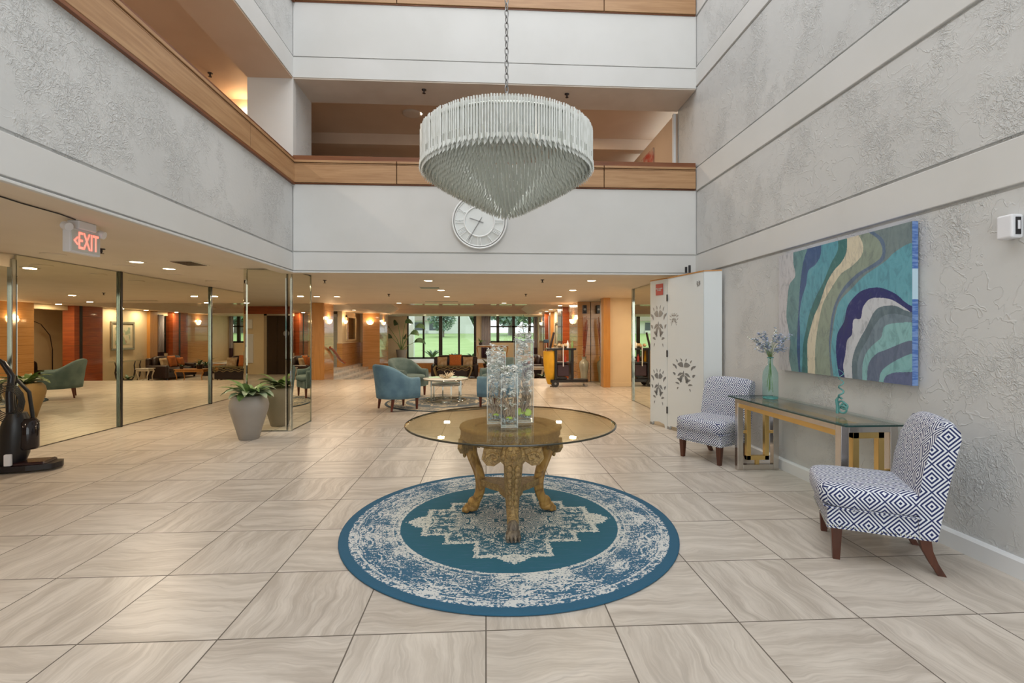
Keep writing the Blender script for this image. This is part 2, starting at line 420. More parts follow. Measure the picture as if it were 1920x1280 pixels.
# ================================================================ THE SETTING
sbox('floor', 'tile', 'beige vein-patterned stone tile floor of the atrium and lobby', (-10, 5, -4, 15.0, -.6, 0))
sbox('floor_lounge', 'tile', 'tile floor of the sunken lounge', (-6.2, 3.2, 15.0, 23.3, -.6, -.45))
sbox('floor_window_side', 'warm_wall', 'raised floor along the lounge windows', (-9, 5, 23.3, 27.3, -.6, -.02))
sbox('trim_1', 'white_paint', 'pale stone ledge above the lounge riser', (-5.8, 1.9, 23.24, 27.0, -.02, 0.0))
sbox('trim_2', 'panel_plain', 'wooden riser under the window ledge', (-5.8, 1.7, 23.22, 23.3, -.45, -.02))
sbox('floor_left_landing', 'marble', 'marble landing left of the sunken lounge', (-9, -5.8, 15.0, 23.3, -.6, 0))
for i, (x0, x1, z) in enumerate(((-5.8, -5.45, -.11), (-5.45, -5.1, -.22), (-5.1, -4.75, -.33))):
    sbox('trim_%d' % (3 + i), 'marble', 'marble step down into the sunken lounge', (x0, x1, 15.05, 23.2, -.45, z))
for i, (y0, z) in enumerate(((22.5, -.30), (22.9, -.15))):
    sbox('trim_%d' % (6 + i), 'panel_plain' if 0 else 'oak', 'wooden step up to the far windows', (1.7, 2.9, y0, 23.3, -.45, z))
sbox('trim_8', 'white_paint', 'stone nosing of the top step by the windows', (1.7, 2.9, 23.2, 24.2, -.02, 0))

XR = 3.1; XL = -2.72; YB = 6.9; ZT = 9.2
Z_ = [(2.28, 2.30, 0, .012), (2.315, 2.56, 1, 0), (2.585, 3.53, 2, .012), (3.85, 5.05, 2, .012), (5.07, 5.33, 1, 0), (5.35, 6.1, 2, .012), (6.42, ZT, 2, .012)]
# right wall of the atrium: stucco fields, smooth bands and the grooves between
b = MB(); b.box(XR + .03, XR + .3, -3.2, 7.6, 0, ZT)
for z0, z1 in ((0, 2.27), (2.595, 3.505), (3.885, 5.05), (5.375, 6.1), (6.4, ZT)): b.box(XR + .012, XR + .1, -3.2, 7.6, z0, z1)
struct(b.build('wall_right', 'stucco'), 'rough trowelled grey stucco wall on the right of the atrium')
b = MB()
for z0, z1 in ((2.295, 2.57), (3.53, 3.86), (5.075, 5.35), (6.12, 6.38)): b.box(XR, XR + .1, -3.2, 7.6, z0, z1)
struct(b.build('trim_9', 'plaster', bevel=.006), 'smooth plaster bands of the right wall')
b = MB(); b.prism([(XR + .02, 0), (XR + .02, .115), (XR - .012, .115), (XR - .024, .10), (XR - .026, 0)], -3.2, 6.5, 'y')
struct(b.build('baseboard_right', 'white_paint'), 'white baseboard along the right stucco wall')
# left balcony front
b = MB(); b.box(XL - .2, XL - .02, -3.2, YB, 2.302, 3.55)
b.box(XL - .1, XL - .008, -3.2, YB + .0, 2.585, 3.53)
struct(b.build('wall_left', 'stucco'), 'grey stucco balcony front on the left of the atrium')
sbox('trim_10', 'plaster', 'smooth band under the left balcony front', (XL - .15, XL, -3.2, YB, 2.315, 2.56), (XL - .03, XL + .004, -3.2, YB, 2.28, 2.30), bevel=.004)
# back balcony front
sbox('wall_back', 'plaster', 'white plaster balcony front at the back of the atrium', (XL - .2, XR + .1, YB + .02, YB + .2, 2.302, 3.55), (XL, XR, YB, YB + .1, 2.585, 3.53), (XL, XR, YB, YB + .1, 2.315, 2.565), (XL, XR, YB - .004, YB + .03, 2.28, 2.30), bevel=.004)
def rail(name, label, z, axis, seams, a0, a1, fixed):
    b = MB(); cuts = [a0] + seams + [a1]
    for i in range(len(cuts) - 1):
        c0, c1 = cuts[i] + .006, cuts[i + 1] - .006
        for (lo, hi, out) in ((z, z + .255, .03), (z + .262, z + .275, .024), (z + .283, z + .315, .034)):
            if axis == 'x': b.box(c0, c1, fixed - out, fixed + .1, lo, hi)
            else: b.box(fixed - .1, fixed + out, c0, c1, lo, hi)
    r = struct(b.build(name, 'oak', bevel=.003), label)
    b = MB()
    if axis == 'x': b.box(a0 - .0, a1, fixed - .01, fixed + .22, z + .32, z + .385); b.box(a0, a1, fixed - .012, fixed + .2, z - .018, z - .004)
    else: b.box(fixed - .22, fixed + .01, a0, a1, z + .32, z + .355); b.box(fixed - .2, fixed + .03, a0, a1, z - .03, z - .004)
    struct(b.build(name + '0', 'oak_dark'), label + ', dark cap and shadow line')
rail('trim_11', 'oak rail board of the back balcony', 3.55, 'x', [-1.27, 1.72], XL, XR - .01, YB)
rail('trim_12', 'oak rail board of the left balcony', 3.55, 'y', [5.62], -3.2, YB - .01, XL)
rail('trim_13', 'oak rail board of the upper back balcony', 6.12, 'x', [-1.27, 1.72], XL, XR - .01, YB)
rail('trim_14', 'oak rail board of the upper left balcony', 6.12, 'y', [3.0], -3.2, YB - .01, XL)
# upper balcony fronts
sbox('wall_back_upper', 'plaster', 'white plaster front of the upper back balcony', (XL - .6, XR + .1, YB + .02, 7.6, 5.04, 6.13), (XL, XR, YB, YB + .1, 5.04, 5.325), (XL, XR, YB, YB + .1, 5.34, 6.115), (XL - .6, XR + .1, YB + .02, 7.6, 6.4, ZT))
sbox('wall_left_upper', 'stucco', 'stucco front of the upper left balcony', (XL - .63, XL - .02, -3.2, YB, 5.04, 6.13), (XL - .1, XL - .006, -3.2, YB, 5.35, 6.11), (XL - .63, XL - .02, -3.2, YB, 6.4, ZT))
sbox('trim_15', 'plaster', 'smooth band under the upper left balcony front', (XL - .2, XL, -3.2, YB, 5.04, 5.33))
sbox('ceiling_left_soffit', 'corridor_paint', 'painted underside of the upper left balcony', (XL - .63, XL - .01, -3.2, YB, 5.02, 5.04))
sbox('ceiling_back_soffit', 'soffit_paint', 'painted underside of the upper back balcony', (XL - .6, XR, YB + .01, 7.6, 5.02, 5.04))
sbox('wall_pier', 'plaster', 'white corner pier between the two balconies', (XL - .63, XL - .0, YB + .0, 7.0, 3.5, 5.04))
sbox('wall_pier_side', 'stucco', 'stucco side of the corner pier', (XL - .63, XL - .004, 7.0, 7.62, 3.5, 5.04))
sbox('ceiling_corridor', 'corridor_paint', 'warm painted ceiling of the upstairs corridors', (-6, XL - .63, -3.2, 7.6, 5.3, 5.4), (-6, XR + .3, 7.6, 9.5, 5.3, 5.4), (-6, XR + .3, 9.4, 9.6, 5.09, 5.3), (-6, XR + .3, 9.6, 11, 5.2, 5.3))
sbox('wall_corridor', 'corridor_paint', 'warm painted walls of the upstairs corridors', (-6.1, -6, -3.2, 11, 2.9, 5.4), (-6, XL - .63, 8.15, 8.3, 2.9, 5.3), (-6, XR + .3, 10.9, 11, 2.9, 5.4), (XR - .02, XR + .2, 7.62, 11, 2.9, 5.0))
sbox('trim_16', 'white_paint', 'white corner trim at the end of the back balcony', (XR - .06, XR - .02, 7.6, 7.66, 3.5, 4.99))
sbox('floor_corridor', 'corridor_paint', 'floor slab of the upstairs corridors', (-6, XL - .2, -3.2, 11, 2.8, 2.95), (XL - .2, XR + .2, YB + .2, 11, 2.8, 2.95))
sbox('ceiling_roof', 'plaster', 'white roof closing the atrium above the daylight lamp', (-3.4, 3.5, -3.4, 7.7, ZT, ZT + .15))
# entrance wall behind the camera
sbox('wall_front', 'plaster', 'plaster wall over the glazed entrance', (-3.0, 3.4, -3.4, -3.2, 3.6, ZT), (-3.0, -2.6, -3.4, -3.2, 0, 3.6), (3.0, 3.4, -3.4, -3.2, 0, 3.6))
b = MB()
for x in (-2.6, -1.2, .2, 1.6, 2.95): b.box(x - .03, x + .03, -3.34, -3.28, 0, 3.6)
for z in (.03, 2.3, 3.57): b.box(-2.6, 3.0, -3.34, -3.28, z - .03, z + .03)
w = struct(b.build('window_1', 'dark_bronze'), 'glazed entrance of the atrium')
MB().box(-2.6, 3.0, -3.312, -3.306, 0, 3.6).build('pane', 'window_glass', w)

# ---- lobby shell
ZC = 2.36
b = MB()
for q in ((-10, XL - .24, -4, 7.12), (-10, 5, 7.12, 15.2), (-10, -4.7, 15.2, 27.1), (2.2, 5, 15.2, 27.1)): b.box(q[0], q[1], q[2], q[3], ZC, ZC + .1)
b.box(-4.7, 2.2, 23.6, 27.1, 2.39, 2.5); b.box(XL - .22, XL - .031, -3.2, YB + .2, 2.29, 2.299); b.box(XL - .031, XR, YB + .031, YB + .2, 2.29, 2.299); b.box(XL - .24, XL - .22, -3.2, YB + .2, 2.29, ZC); b.box(XL - .24, XR, YB + .2, YB + .22, 2.29, ZC)
b.box(-4.7, -4.6, 15.2, 23.6, ZC, 2.7); b.box(2.1, 2.2, 15.2, 23.6, ZC, 2.7); b.box(-4.6, 2.1, 15.2, 15.3, ZC, 2.7); b.box(-4.6, 2.1, 23.5, 23.6, 2.39, 2.7)
struct(b.build('ceiling', 'lobby_ceiling'), 'warm lit low ceiling of the lobby')
sbox('ceiling_tray', 'tray_ceiling', 'glossy raised ceiling tray over the sunken lounge', (-4.6, 2.1, 15.3, 23.5, 2.62, 2.72))
b = MB(); b.prism([(-4.6, ZC), (-4.6, 2.62), (-4.2, 2.62)], 15.3, 23.5, 'y'); b.prism([(2.1, ZC), (1.7, 2.62), (2.1, 2.62)], 15.3, 23.5, 'y')
struct(b.build('trim_17', 'lobby_ceiling'), 'sloping sides of the ceiling tray')
sbox('wall_left_lobby', 'warm_wall', 'cream wall behind the mirrors and left of the lounge', (-5.75, -5.6, 5.05, 15.0, 0, ZC), (-8.9, -8.8, 15, 27, 0, ZC), (-8.9, -5.6, 14.9, 15.0, 0, ZC))
sbox('wall_elevator', 'warm_wall', 'cream wall of the elevator lobby', (-10, -2.9, -3.0, -2.85, 0, ZC), (-10, -9.85, -3, 5.1, 0, ZC), (-10, -5.75, 5.05, 5.2, 0, ZC), (-3.0, -2.8, -3.2, -1.5, 0, ZC))
sbox('wall_right_lobby', 'warm_wall', 'cream walls on the right of the lobby', (3.12, 3.25, 7.6, 9.95, 0, ZC), (4.3, 4.4, 9.9, 12.6, 0, ZC), (3.12, 4.4, 9.85, 9.95, 0, ZC), (3.26, 4.4, 12.6, 12.75, 0, ZC), (3.12, 3.25, 12.6, 15.3, 0, ZC))
sbox('baseboard_lobby', 'warm_wall', 'baseboard of the recess on the right', (3.27, 4.3, 12.575, 12.6, 0, .1), bevel=.004)
sbox('trim_18', 'panel_plain', 'narrow honey wood post beside the recess', (3.09, 3.27, 12.42, 12.76, 0, ZC))
# right side of the lounge, read off the mirror: sconce pilaster, opening, red pilaster, picture wall, window, red pilaster, sconce panel
sbox('wall_right_lounge', 'warm_wall', 'cream picture wall on the right of the lounge', (2.93, 3.2, 18.04, 21.2, -.6, ZC), (2.93, 3.2, 21.1, 25.2, -.6, .55), (2.93, 3.2, 21.1, 25.2, 2.2, ZC), (2.93, 3.2, 15.6, 18.1, 2.2, ZC), (2.9, 3.2, 25.0, 27.1, -.6, ZC), (3.2, 5, 15.2, 15.3, -.6, ZC), (4.9, 5, 15.2, 27, -.6, ZC))
sbox('floor_side_room', 'warm_wall', 'floor of the side room', (3.2, 5, 15.3, 27, -.6, -.45))
sbox('trim_19', 'panel', 'honey wood pilaster with stacked planks', (2.71, 3.09, 14.0, 15.4, 0, ZC))
sbox('trim_20', 'redwood', 'red-brown lacquered pilaster before the picture', (2.72, 3.1, 16.85, 18.04, -.45, ZC))
sbox('trim_21', 'ebony', 'dark vertical inlay of the red-brown pilaster', (2.712, 2.72, 17.05, 17.17, -.45, ZC))
sbox('trim_22', 'panel_plain', 'narrow honey wood post after the picture', (2.80, 3.1, 20.6, 21.05, -.45, ZC))
sbox('trim_23', 'redwood', 'red-brown pilaster by the far windows', (2.71, 3.1, 21.9, 22.95, -.45, ZC))
sbox('trim_24', 'ebony', 'dark inlay of the far red-brown pilaster', (2.702, 2.71, 22.3, 22.42, -.45, ZC))
sbox('trim_25', 'panel', 'honey plank panel with wall light by the far windows', (2.80, 3.1, 22.95, 25.0, -.45, ZC))
# left of the lounge
sbox('trim_26', 'panel_plain', 'honey wood face of the left pilaster', (-5.28, -4.97, 14.9, 14.96, 0, ZC + .02))
sbox('trim_27', 'panel', 'honey plank pilaster left of the lounge', (-5.55, -4.96, 14.96, 15.85, -.3, ZC + .02))
xa = aty(680, 625, 22.5)[0]; xb = aty(712, 625, 22.5)[0]
sbox('trim_28', 'panel', 'honey plank pilaster with wall light at the lounge corner', (xa, xb, 22.5, 24.4, -.45, ZC))
b = MB(); b.box(-6.28, -6.05, 20.5, 24.0, 0, 1.0); b.box(-6.05, xa, 23.3, 23.4, 0, 1.0)
struct(b.build('wall_wainscot', 'panel'), 'honey wood wainscot left of the lounge')
sbox('wall_wainscot_upper', 'warm_wall', 'cream wall above the wainscot', (-6.26, -6.07, 20.52, 24.0, 1.0, ZC), (-6.28, -6.02, 20.48, 24, 1.0, 1.04), (-6.05, xa, 23.35, 23.4, 1.0, ZC))
b = MB()
for q in ((-6.06, -6.02, 21.0, 21.12, 1.15, 2.2), (-6.06, -6.02, 22.5, 22.62, 1.15, 2.2), (-6.06, -6.02, 21.0, 22.62, 2.12, 2.2), (-6.06, -6.02, 21.0, 22.62, 1.1, 1.16)): b.box(*q)
w = struct(b.build('window_2', 'warm_wall'), 'framed interior window above the wainscot')
MB().box(-6.055, -6.04, 21.05, 22.6, 1.15, 2.15).build('pane', 'mirror', w)
# far window wall
YW = 27.0
wx = lambda px: aty(px, 625, YW)[0]
b = MB(); b.box(-9, wx(763), YW, YW + .2, 0, 2.6); b.box(wx(893), wx(905), YW, YW + .2, 0, 2.6); b.box(wx(1016), 5, YW, YW + .2, 0, 2.6); b.box(wx(905), wx(1016), YW, YW + .2, 0, .905)
struct(b.build('wall_windows', 'warm_wall'), 'cream wall around the lounge windows')
b = MB()
for px, h in ((763.5, .07), (794, .05), (826, .10), (860.5, .05), (891.5, .09)): b.box(wx(px) - h, wx(px) + h, YW + .02, YW + .14, .02, 2.6)
b.box(wx(763), wx(893), YW + .02, YW + .14, 0, .09); b.box(wx(763), wx(893), YW + .02, YW + .14, 2.5, 2.6)
w = struct(b.build('window_3', 'dark_bronze'), 'tall dark framed lounge window onto the lawn')
MB().box(wx(763), wx(893), YW + .08, YW + .09, .05, 2.55).build('pane', 'window_glass', w)
b = MB()
for px, h in ((906, .05), (933.5, .08), (963, .08), (993, .08), (1015, .05)): b.box(wx(px) - h, wx(px) + h, YW + .02, YW + .14, .9, 2.6)
for z, h in ((.95, .05), (1.81, .035), (2.55, .05)): b.box(wx(905), wx(1016), YW + .02, YW + .14, z - h, z + h)
w = struct(b.build('window_4', 'dark_bronze'), 'dark gridded lounge window onto the trees')
MB().box(wx(905), wx(1016), YW + .08, YW + .09, .95, 2.55).build('pane', 'window_glass', w)
b = MB()
for y in (21.1, 21.5, 21.9): b.box(3.0, 3.06, y - .03, y + .03, .55, 2.2)
for z in (.58, 1.4, 2.17): b.box(3.0, 3.06, 21.1, 21.9, z - .03, z + .03)
w = struct(b.build('window_5', 'dark_bronze'), 'narrow side window of the lounge')
MB().box(3.02, 3.03, 21.1, 21.9, .55, 2.2).build('pane', 'window_glass', w)
# white glazed door at the left of the lounge
b = MB(); x0, x1 = -7.7, -6.3
for q in ((x0, x0 + .1), (x1 - .1, x1)): b.box(q[0], q[1], 20.9, 20.96, 0, 2.25)
b.box(x0, x1, 20.9, 20.96, 2.13, 2.25); b.box(x0, x1, 20.9, 20.96, 0, .1)
for z in (.35, .75, 1.1, 1.5): b.box(x0, x1, 20.915, 20.945, z - .012, z + .012)
d = struct(b.build('door_1', 'white_paint'), 'white framed glazed door beyond the left pilaster')
MB().box(x0 + .08, x1 - .08, 20.925, 20.935, .1, 2.15).build('pane', mat('frosted_pane', (.62, .68, .60), .3)[0], d)
# elevator behind and to the left
b = MB(); b.box(-10, -2.9, -2.85, -2.8, 2.1, ZC)
struct(b.build('trim_29', 'redwood'), 'red-brown header over the elevator')
b = MB(); b.box(-7.68, -7.58, -2.85, -2.78, 0, 2.1); b.box(-6.62, -6.5, -2.85, -2.78, 0, 2.1); b.box(-7.68, -6.5, -2.85, -2.78, 2.04, 2.1)
d = struct(b.build('door_2', 'steel'), 'elevator door')
MB().box(-7.58, -7.24, -2.84, -2.80, 0, 2.04).build('door_leaf', 'door_dark', d); MB().cyl((-6.93, -2.805, 1.42), (-6.93, -2.795, 1.42), .10, 20).build('round_plate', 'grey_metal', d); MB().box(-7.23, -6.62, -2.84, -2.805, 0, 2.04).build('door_leaf', 'door_dark', d)
MB().box(-6.35, -6.22, -2.85, -2.82, 1.05, 1.35).build('call_panel', 'chrome', d)

# ---- outdoors
b = MB(); b.add([(-60, 27.2, -.15), (60, 27.2, -.15), (60, 62, 1.5), (-60, 62, 1.5), (60, 130, 1.6), (-60, 130, 1.6)], [(0, 1, 2, 3), (3, 2, 4, 5)])
struct(b.build('floor_lawn', 'grass'), 'bright green lawn outside the lounge')
t = thing('white_house', (-8.0, 60, -.3), 0, 'white gabled house across the lawn', 'house')
b = MB(); b.prism([(-9, 0), (7.2, 0), (6.7, 1.8), (4.9, 5.6), (2.7, 5.6), (2.7, 3.6), (-9, 3.6)], 0, 8, 'y'); b.build('wall', 'house_white', t)
MB().prism([(-9.6, 3.3), (2.3, 3.3), (2.9, 5.7), (-9.0, 5.7)], -.9, -.1, 'y').build('roof', 'roof_grey', t)
for x in (-7.4, -4.2, -.9, .95):
    w = MB().box(x, x + 1.3, -.06, .02, .3, 3.1).build('window', 'house_dark', t); MB().box(x - .1, x + 1.4, -.3, -.06, 1.7, 2.1).build('balcony', 'house_white', w)
MB().box(2.3, 2.6, -1.0, -.7, -.2, 3.4).build('post', 'house_white', t)
def tree(x, y, z, h, r, label, dens=1.0, low=.25):
    t = thing('broadleaf_tree', (x, y, z), 0, label, 'tree', 'trees beyond the lawn')
    b = MB(); b.tube([(0, 0, -.3), (.05, 0, h * .3), (-.05, .1, h * .6), (0, 0, h * .85)], [r * .13, r * .09, r * .06, .03], 8)
    for k in range(5):
        a = k * 1.3; b.tube([(0, 0, h * .35), (r * .3 * math.cos(a), r * .3 * math.sin(a), h * .55), (r * .6 * math.cos(a), r * .6 * math.sin(a), h * .7)], [r * .05, r * .035, .03], 6)
    b.build('trunk', 'bark', t); b = MB(); rn = random.Random(int(x * 10 + y))
    for k in range(int(900 * dens)):
        a = rn.random() * 6.283; q = rn.random() ** .4; zz = rn.uniform(-1, 1); rr = r * q * math.sqrt(max(0, 1 - zz * zz))
        c = (rr * math.cos(a), rr * math.sin(a), h * (low + 1) / 2 + zz * q * h * (1 - low) / 2); s_ = r * .13
        b.leaf(c, rn.random() * 6.28, s_ * 1.6, s_ * 1.3, rn.uniform(-1, 1), .6, 2)
    b.build('crown', 'hazed_foliage', t); return t
tree(-4.7, 52, 1.0, 3.3, 1.5, 'small round tree before the white house', 1.1, .2)
for x, y, h, r, L in ((3.0, 56, 9, 3.6, 'thick trunked spreading tree in the gridded window'), (-2.2, 78, 12, 4.6, 'tall tree at the left of the gridded window'), (10.5, 80, 13, 5.5, 'tall tree at the right of the gridded window'), (-14, 90, 13, 5, 'tall tree beyond the left of the white house'), (20, 62, 12, 5, 'broad tree far right beyond the lawn')):
    tree(x, y, 1.2, h, r, L, 4.5, .12)
b = MB(); b.box(-5.1, -4.35, 29.0, 29.4, -.2, 3.2); struct(b.build('trim_30', 'house_white'), 'white outside pier beyond the tall window')
# ================================================================ LARGE THINGS
# ---- mirrors
XM = -5.56
for y0, y1, L in ((7.60, 9.93, 'tall wall mirror on the left between the two chrome strips'), (9.99, 14.9, 'tall wall mirror on the left behind the mirrored column'), (5.98, 7.54, 'tall wall mirror on the left behind the vacuum cleaner')):
    t = thing('wall_mirror', (XM, (y0 + y1) / 2, 0), 0, L, 'mirror', 'wall mirrors on the left'); h = (y1 - y0) / 2
    MB().box(-.035, 0, -h, h, .01, ZC - .005).build('mirror_pane', 'mirror', t, .004, 1)
    b = MB(); b.box(-.03, .03, h, h + .06, 0, ZC); s_ = b.build('chrome_strip', 'dark_chrome', t, .008)
    b = MB(); b.box(-.02, .034, h + .012, h + .042, 0, ZC); b.build('dark_seam', 'black', s_)
t = thing('wall_mirror', (XM - .03, 5.5, 0), 0, 'greenish mirror panel at the far left edge behind the vacuum cleaner', 'mirror')
MB().box(-.03, 0, -.4, .42, .01, 2.2).build('mirror_pane', 'mirror', t); MB().box(-.03, .03, .42, .47, 0, 2.3).build('chrome_strip', 'chrome', t, .006)
MB().box(-.03, .01, -.4, .42, 2.2, 2.34).build('header', 'warm_wall', t)
t = thing('wall_mirror', (3.1, 8.7, 0), 0, 'tall wall mirror on the right beside the white folding screen', 'mirror')
MB().box(0, .02, -1.1, 1.17, .01, ZC - .005).build('mirror_pane', 'mirror', t); MB().box(-.03, .03, 1.18, 1.25, 0, ZC).build('chrome_strip', 'chrome', t, .008)
t = thing('wall_mirror', (3.1, 13.35, 0), 0, 'mirror on the right next to the silver floor vase', 'mirror')
MB().box(0, .02, -.58, .63, .01, ZC - .005).build('mirror_pane', 'mirror', t); MB().box(-.022, .0, -.64, -.58, 0, ZC).build('chrome_strip', 'chrome', t)
# mirrored column
t = thing('mirrored_column', (-3.16, 7.5, 0), 0, 'square mirror clad column with bevelled edges beside the clay planter', 'column')
MB().box(-.33, .31, -.38, .38, .0, ZC).build('core', 'chrome', t)
MB().box(-.29, .265, -.405, -.383, .01, ZC - .012).build('mirror_pane', 'mirror', t, .012, 1)
MB().box(-.352, -.333, -.35, .36, .01, ZC - .012).build('mirror_pane', 'mirror', t, .008, 1)
MB().box(.313, .335, -.35, .36, .01, ZC - .012).build('mirror_pane', 'mirror', t, .012, 1)
for x in (-.345, .28): MB().box(x, x + .05, -.40, -.37, 0, ZC).build('bevelled_strip', 'mirror', t, .012, 1)
for y in (-.385, .365): MB().box(.30, .345, y, y + .02, 0, ZC).build('edge_strip', 'chrome', t, .004, 1)

# ---- rug and centre table
RC = (.175, 3.60)
tag(MB().lathe([(1.2, 0.0005), (1.215, .004), (1.215, .010), (1.205, .012)], 96).build('round_rug', 'rug_blue', loc=(RC[0], RC[1], .0)), 'round blue and cream medallion rug under the pedestal table', 'rug')
t = thing('pedestal_table', (.185, 3.60, .012), 0, 'round bronze glass table on three carved lion legs in the middle of the blue rug', 'table')
b = MB(); R = .782; b.lathe([(R - .035, .733), (R - .008, .735), (R, .740), (R - .006, .745), (R - .04, .749)], 96, cap=False); b.lathe([(R - .04, .749), (.001, .749)], 96, cap=False, smooth=False); b.lathe([(R - .035, .733), (.001, .733)], 96, cap=False, smooth=False)
top = b.build('glass_top', 'table_glass', t)
b = MB(); b.lathe([(R - .012, .7335), (R + .0015, .737), (R + .0015, .743), (R - .008, .7465)], 96, cap=False); b.build('bevelled_edge', 'table_edge', top)
b = MB(); b.lathe([(.27, .62), (.345, .615), (.365, .63), (.36, .65), (.375, .66), (.375, .70), (.385, .705), (.38, .722), (.36, .728), (.30, .728), (.285, .715), (.27, .715), (.27, .62)], 64, cap=False)
b.lathe([(.285, .70), (.01, .70)], 48, cap=False, smooth=False); b.build('ring_apron', 'carved', t)
prof = [(.335, .64, .075, .060), (.36, .57, .070, .058), (.36, .50, .062, .052), (.325, .42, .060, .050), (.285, .35, .058, .046), (.262, .27, .050, .042), (.262, .19, .044, .036), (.285, .13, .040, .034), (.315, .085, .040, .036)]
for k, ang in enumerate((-PI / 2, -PI / 2 + 2 * PI / 3, -PI / 2 - 2 * PI / 3)):
    ca, sa = math.cos(ang), math.sin(ang); b = MB(); b.M = Matrix.Rotation(ang, 4, 'Z'); rings = []
    for r, z, w, d in prof:
        ring = []
        for j in range(14):
            a = 2 * PI * j / 14; q = 1 + .10 * math.cos(4 * a); ring.append((r + d * q * math.cos(a), w * q * math.sin(a), z + .35 * d * math.cos(a)))
        rings.append(ring)
    b.loft(rings)
    lg = b.build('leg', 'leg_honey' if k else 'carved', t)
    s_ = lg.modifiers.new('sub', 'SUBSURF'); s_.levels = 1; s_.render_levels = 1
    b = MB(); b.M = Matrix.Rotation(ang, 4, 'Z'); b.ell((.325, 0, .075), (.052, .042, .055), 12, 8)
    b.ell((.345, 0, .045), (.062, .05, .034), 12, 8)
    for y in (-.038, -.013, .013, .038): b.ell((.385 - abs(y) * .3, y, .028), (.035, .0145, .026), 8, 6); b.ell((.412 - abs(y) * .3, y, .014), (.010, .007, .010), 6, 4)
    b.build('paw', 'paw' if k == 0 else 'leg_honey', lg)
    b = MB(); b.M = Matrix.Rotation(ang, 4, 'Z'); b.ell((.385, 0, .60), (.04, .058, .062), 12, 9); b.ell((.425, 0, .585), (.024, .026, .024), 10, 7); b.ell((.44, 0, .597), (.010, .014, .008), 8, 6); b.ell((.424, 0, .562), (.02, .018, .008), 8, 5)
    for y in (-.024, .024): b.ell((.418, y, .615), (.008, .010, .008), 8, 6); b.ell((.395, y * 2.0, .652), (.014, .014, .018), 8, 6); b.ell((.416, y * .85, .628), (.010, .016, .005), 8, 5)
    for j in range(9): a = PI * (j / 8) ; b.ell((.37, .066 * math.cos(a), .59 + .07 * math.sin(a) - .02), (.018, .020, .026), 7, 5)
    b.build('lion_head', 'carved', lg)
    b = MB(); b.M = Matrix.Rotation(ang, 4, 'Z')
    for j in range(7 if k == 0 else 2):
        z = .50 - j * .045; w = .058 - j * .0035
        xx = np.interp(z, [.13, .19, .27, .35, .42, .50, .57], [.285 + .03, .262 + .034, .262 + .040, .285 + .045, .325 + .047, .36 + .05, .36 + .056])
        for sg in (-1, 1): b.ell((xx + .004, sg * w * .48, z), (.012, w * .36, .024), 8, 6)
    b.build('acanthus_leaf', 'carved', lg)
    for sg in (-1, 1):
        b = MB(); b.M = Matrix.Rotation(ang, 4, 'Z')
        b.prism([(sg * .05, .62), (sg * .20, .62), (sg * .215, .55), (sg * .18, .505), (sg * .13, .50), (sg * .085, .53), (sg * .055, .50)][::sg], .30, .335, 'x')
        pts = [(.338, sg * (.135 + (.055 - .0065 * q) * math.cos(q * .7)), .555 + (.045 - .005 * q) * math.sin(q * .7)) for q in range(9)]
        b.tube(pts, [.010] * 8 + [.012], 6)
        for q in range(4): b.ell((.338, sg * (.075 + .03 * q), .585 - .01 * (q % 2)), (.010, .013, .012), 7, 5)
        b.build('scroll_apron', 'carved', lg, .006)
pts = []
for k in range(3):
    a0 = -PI / 2 + k * 2 * PI / 3
    for dz in (-.13, .13): pts.append((.265 * math.cos(a0 + dz * .8), .265 * math.sin(a0 + dz * .8)))
    a1 = a0 + PI / 3
    for dz in (-.42, 0, .42): pts.append(((.105 + .035 * (dz != 0)) * math.cos(a1 + dz), (.105 + .035 * (dz != 0)) * math.sin(a1 + dz)))
MB().prism(pts, .235, .285).build('stretcher', 'carved', t, .008)

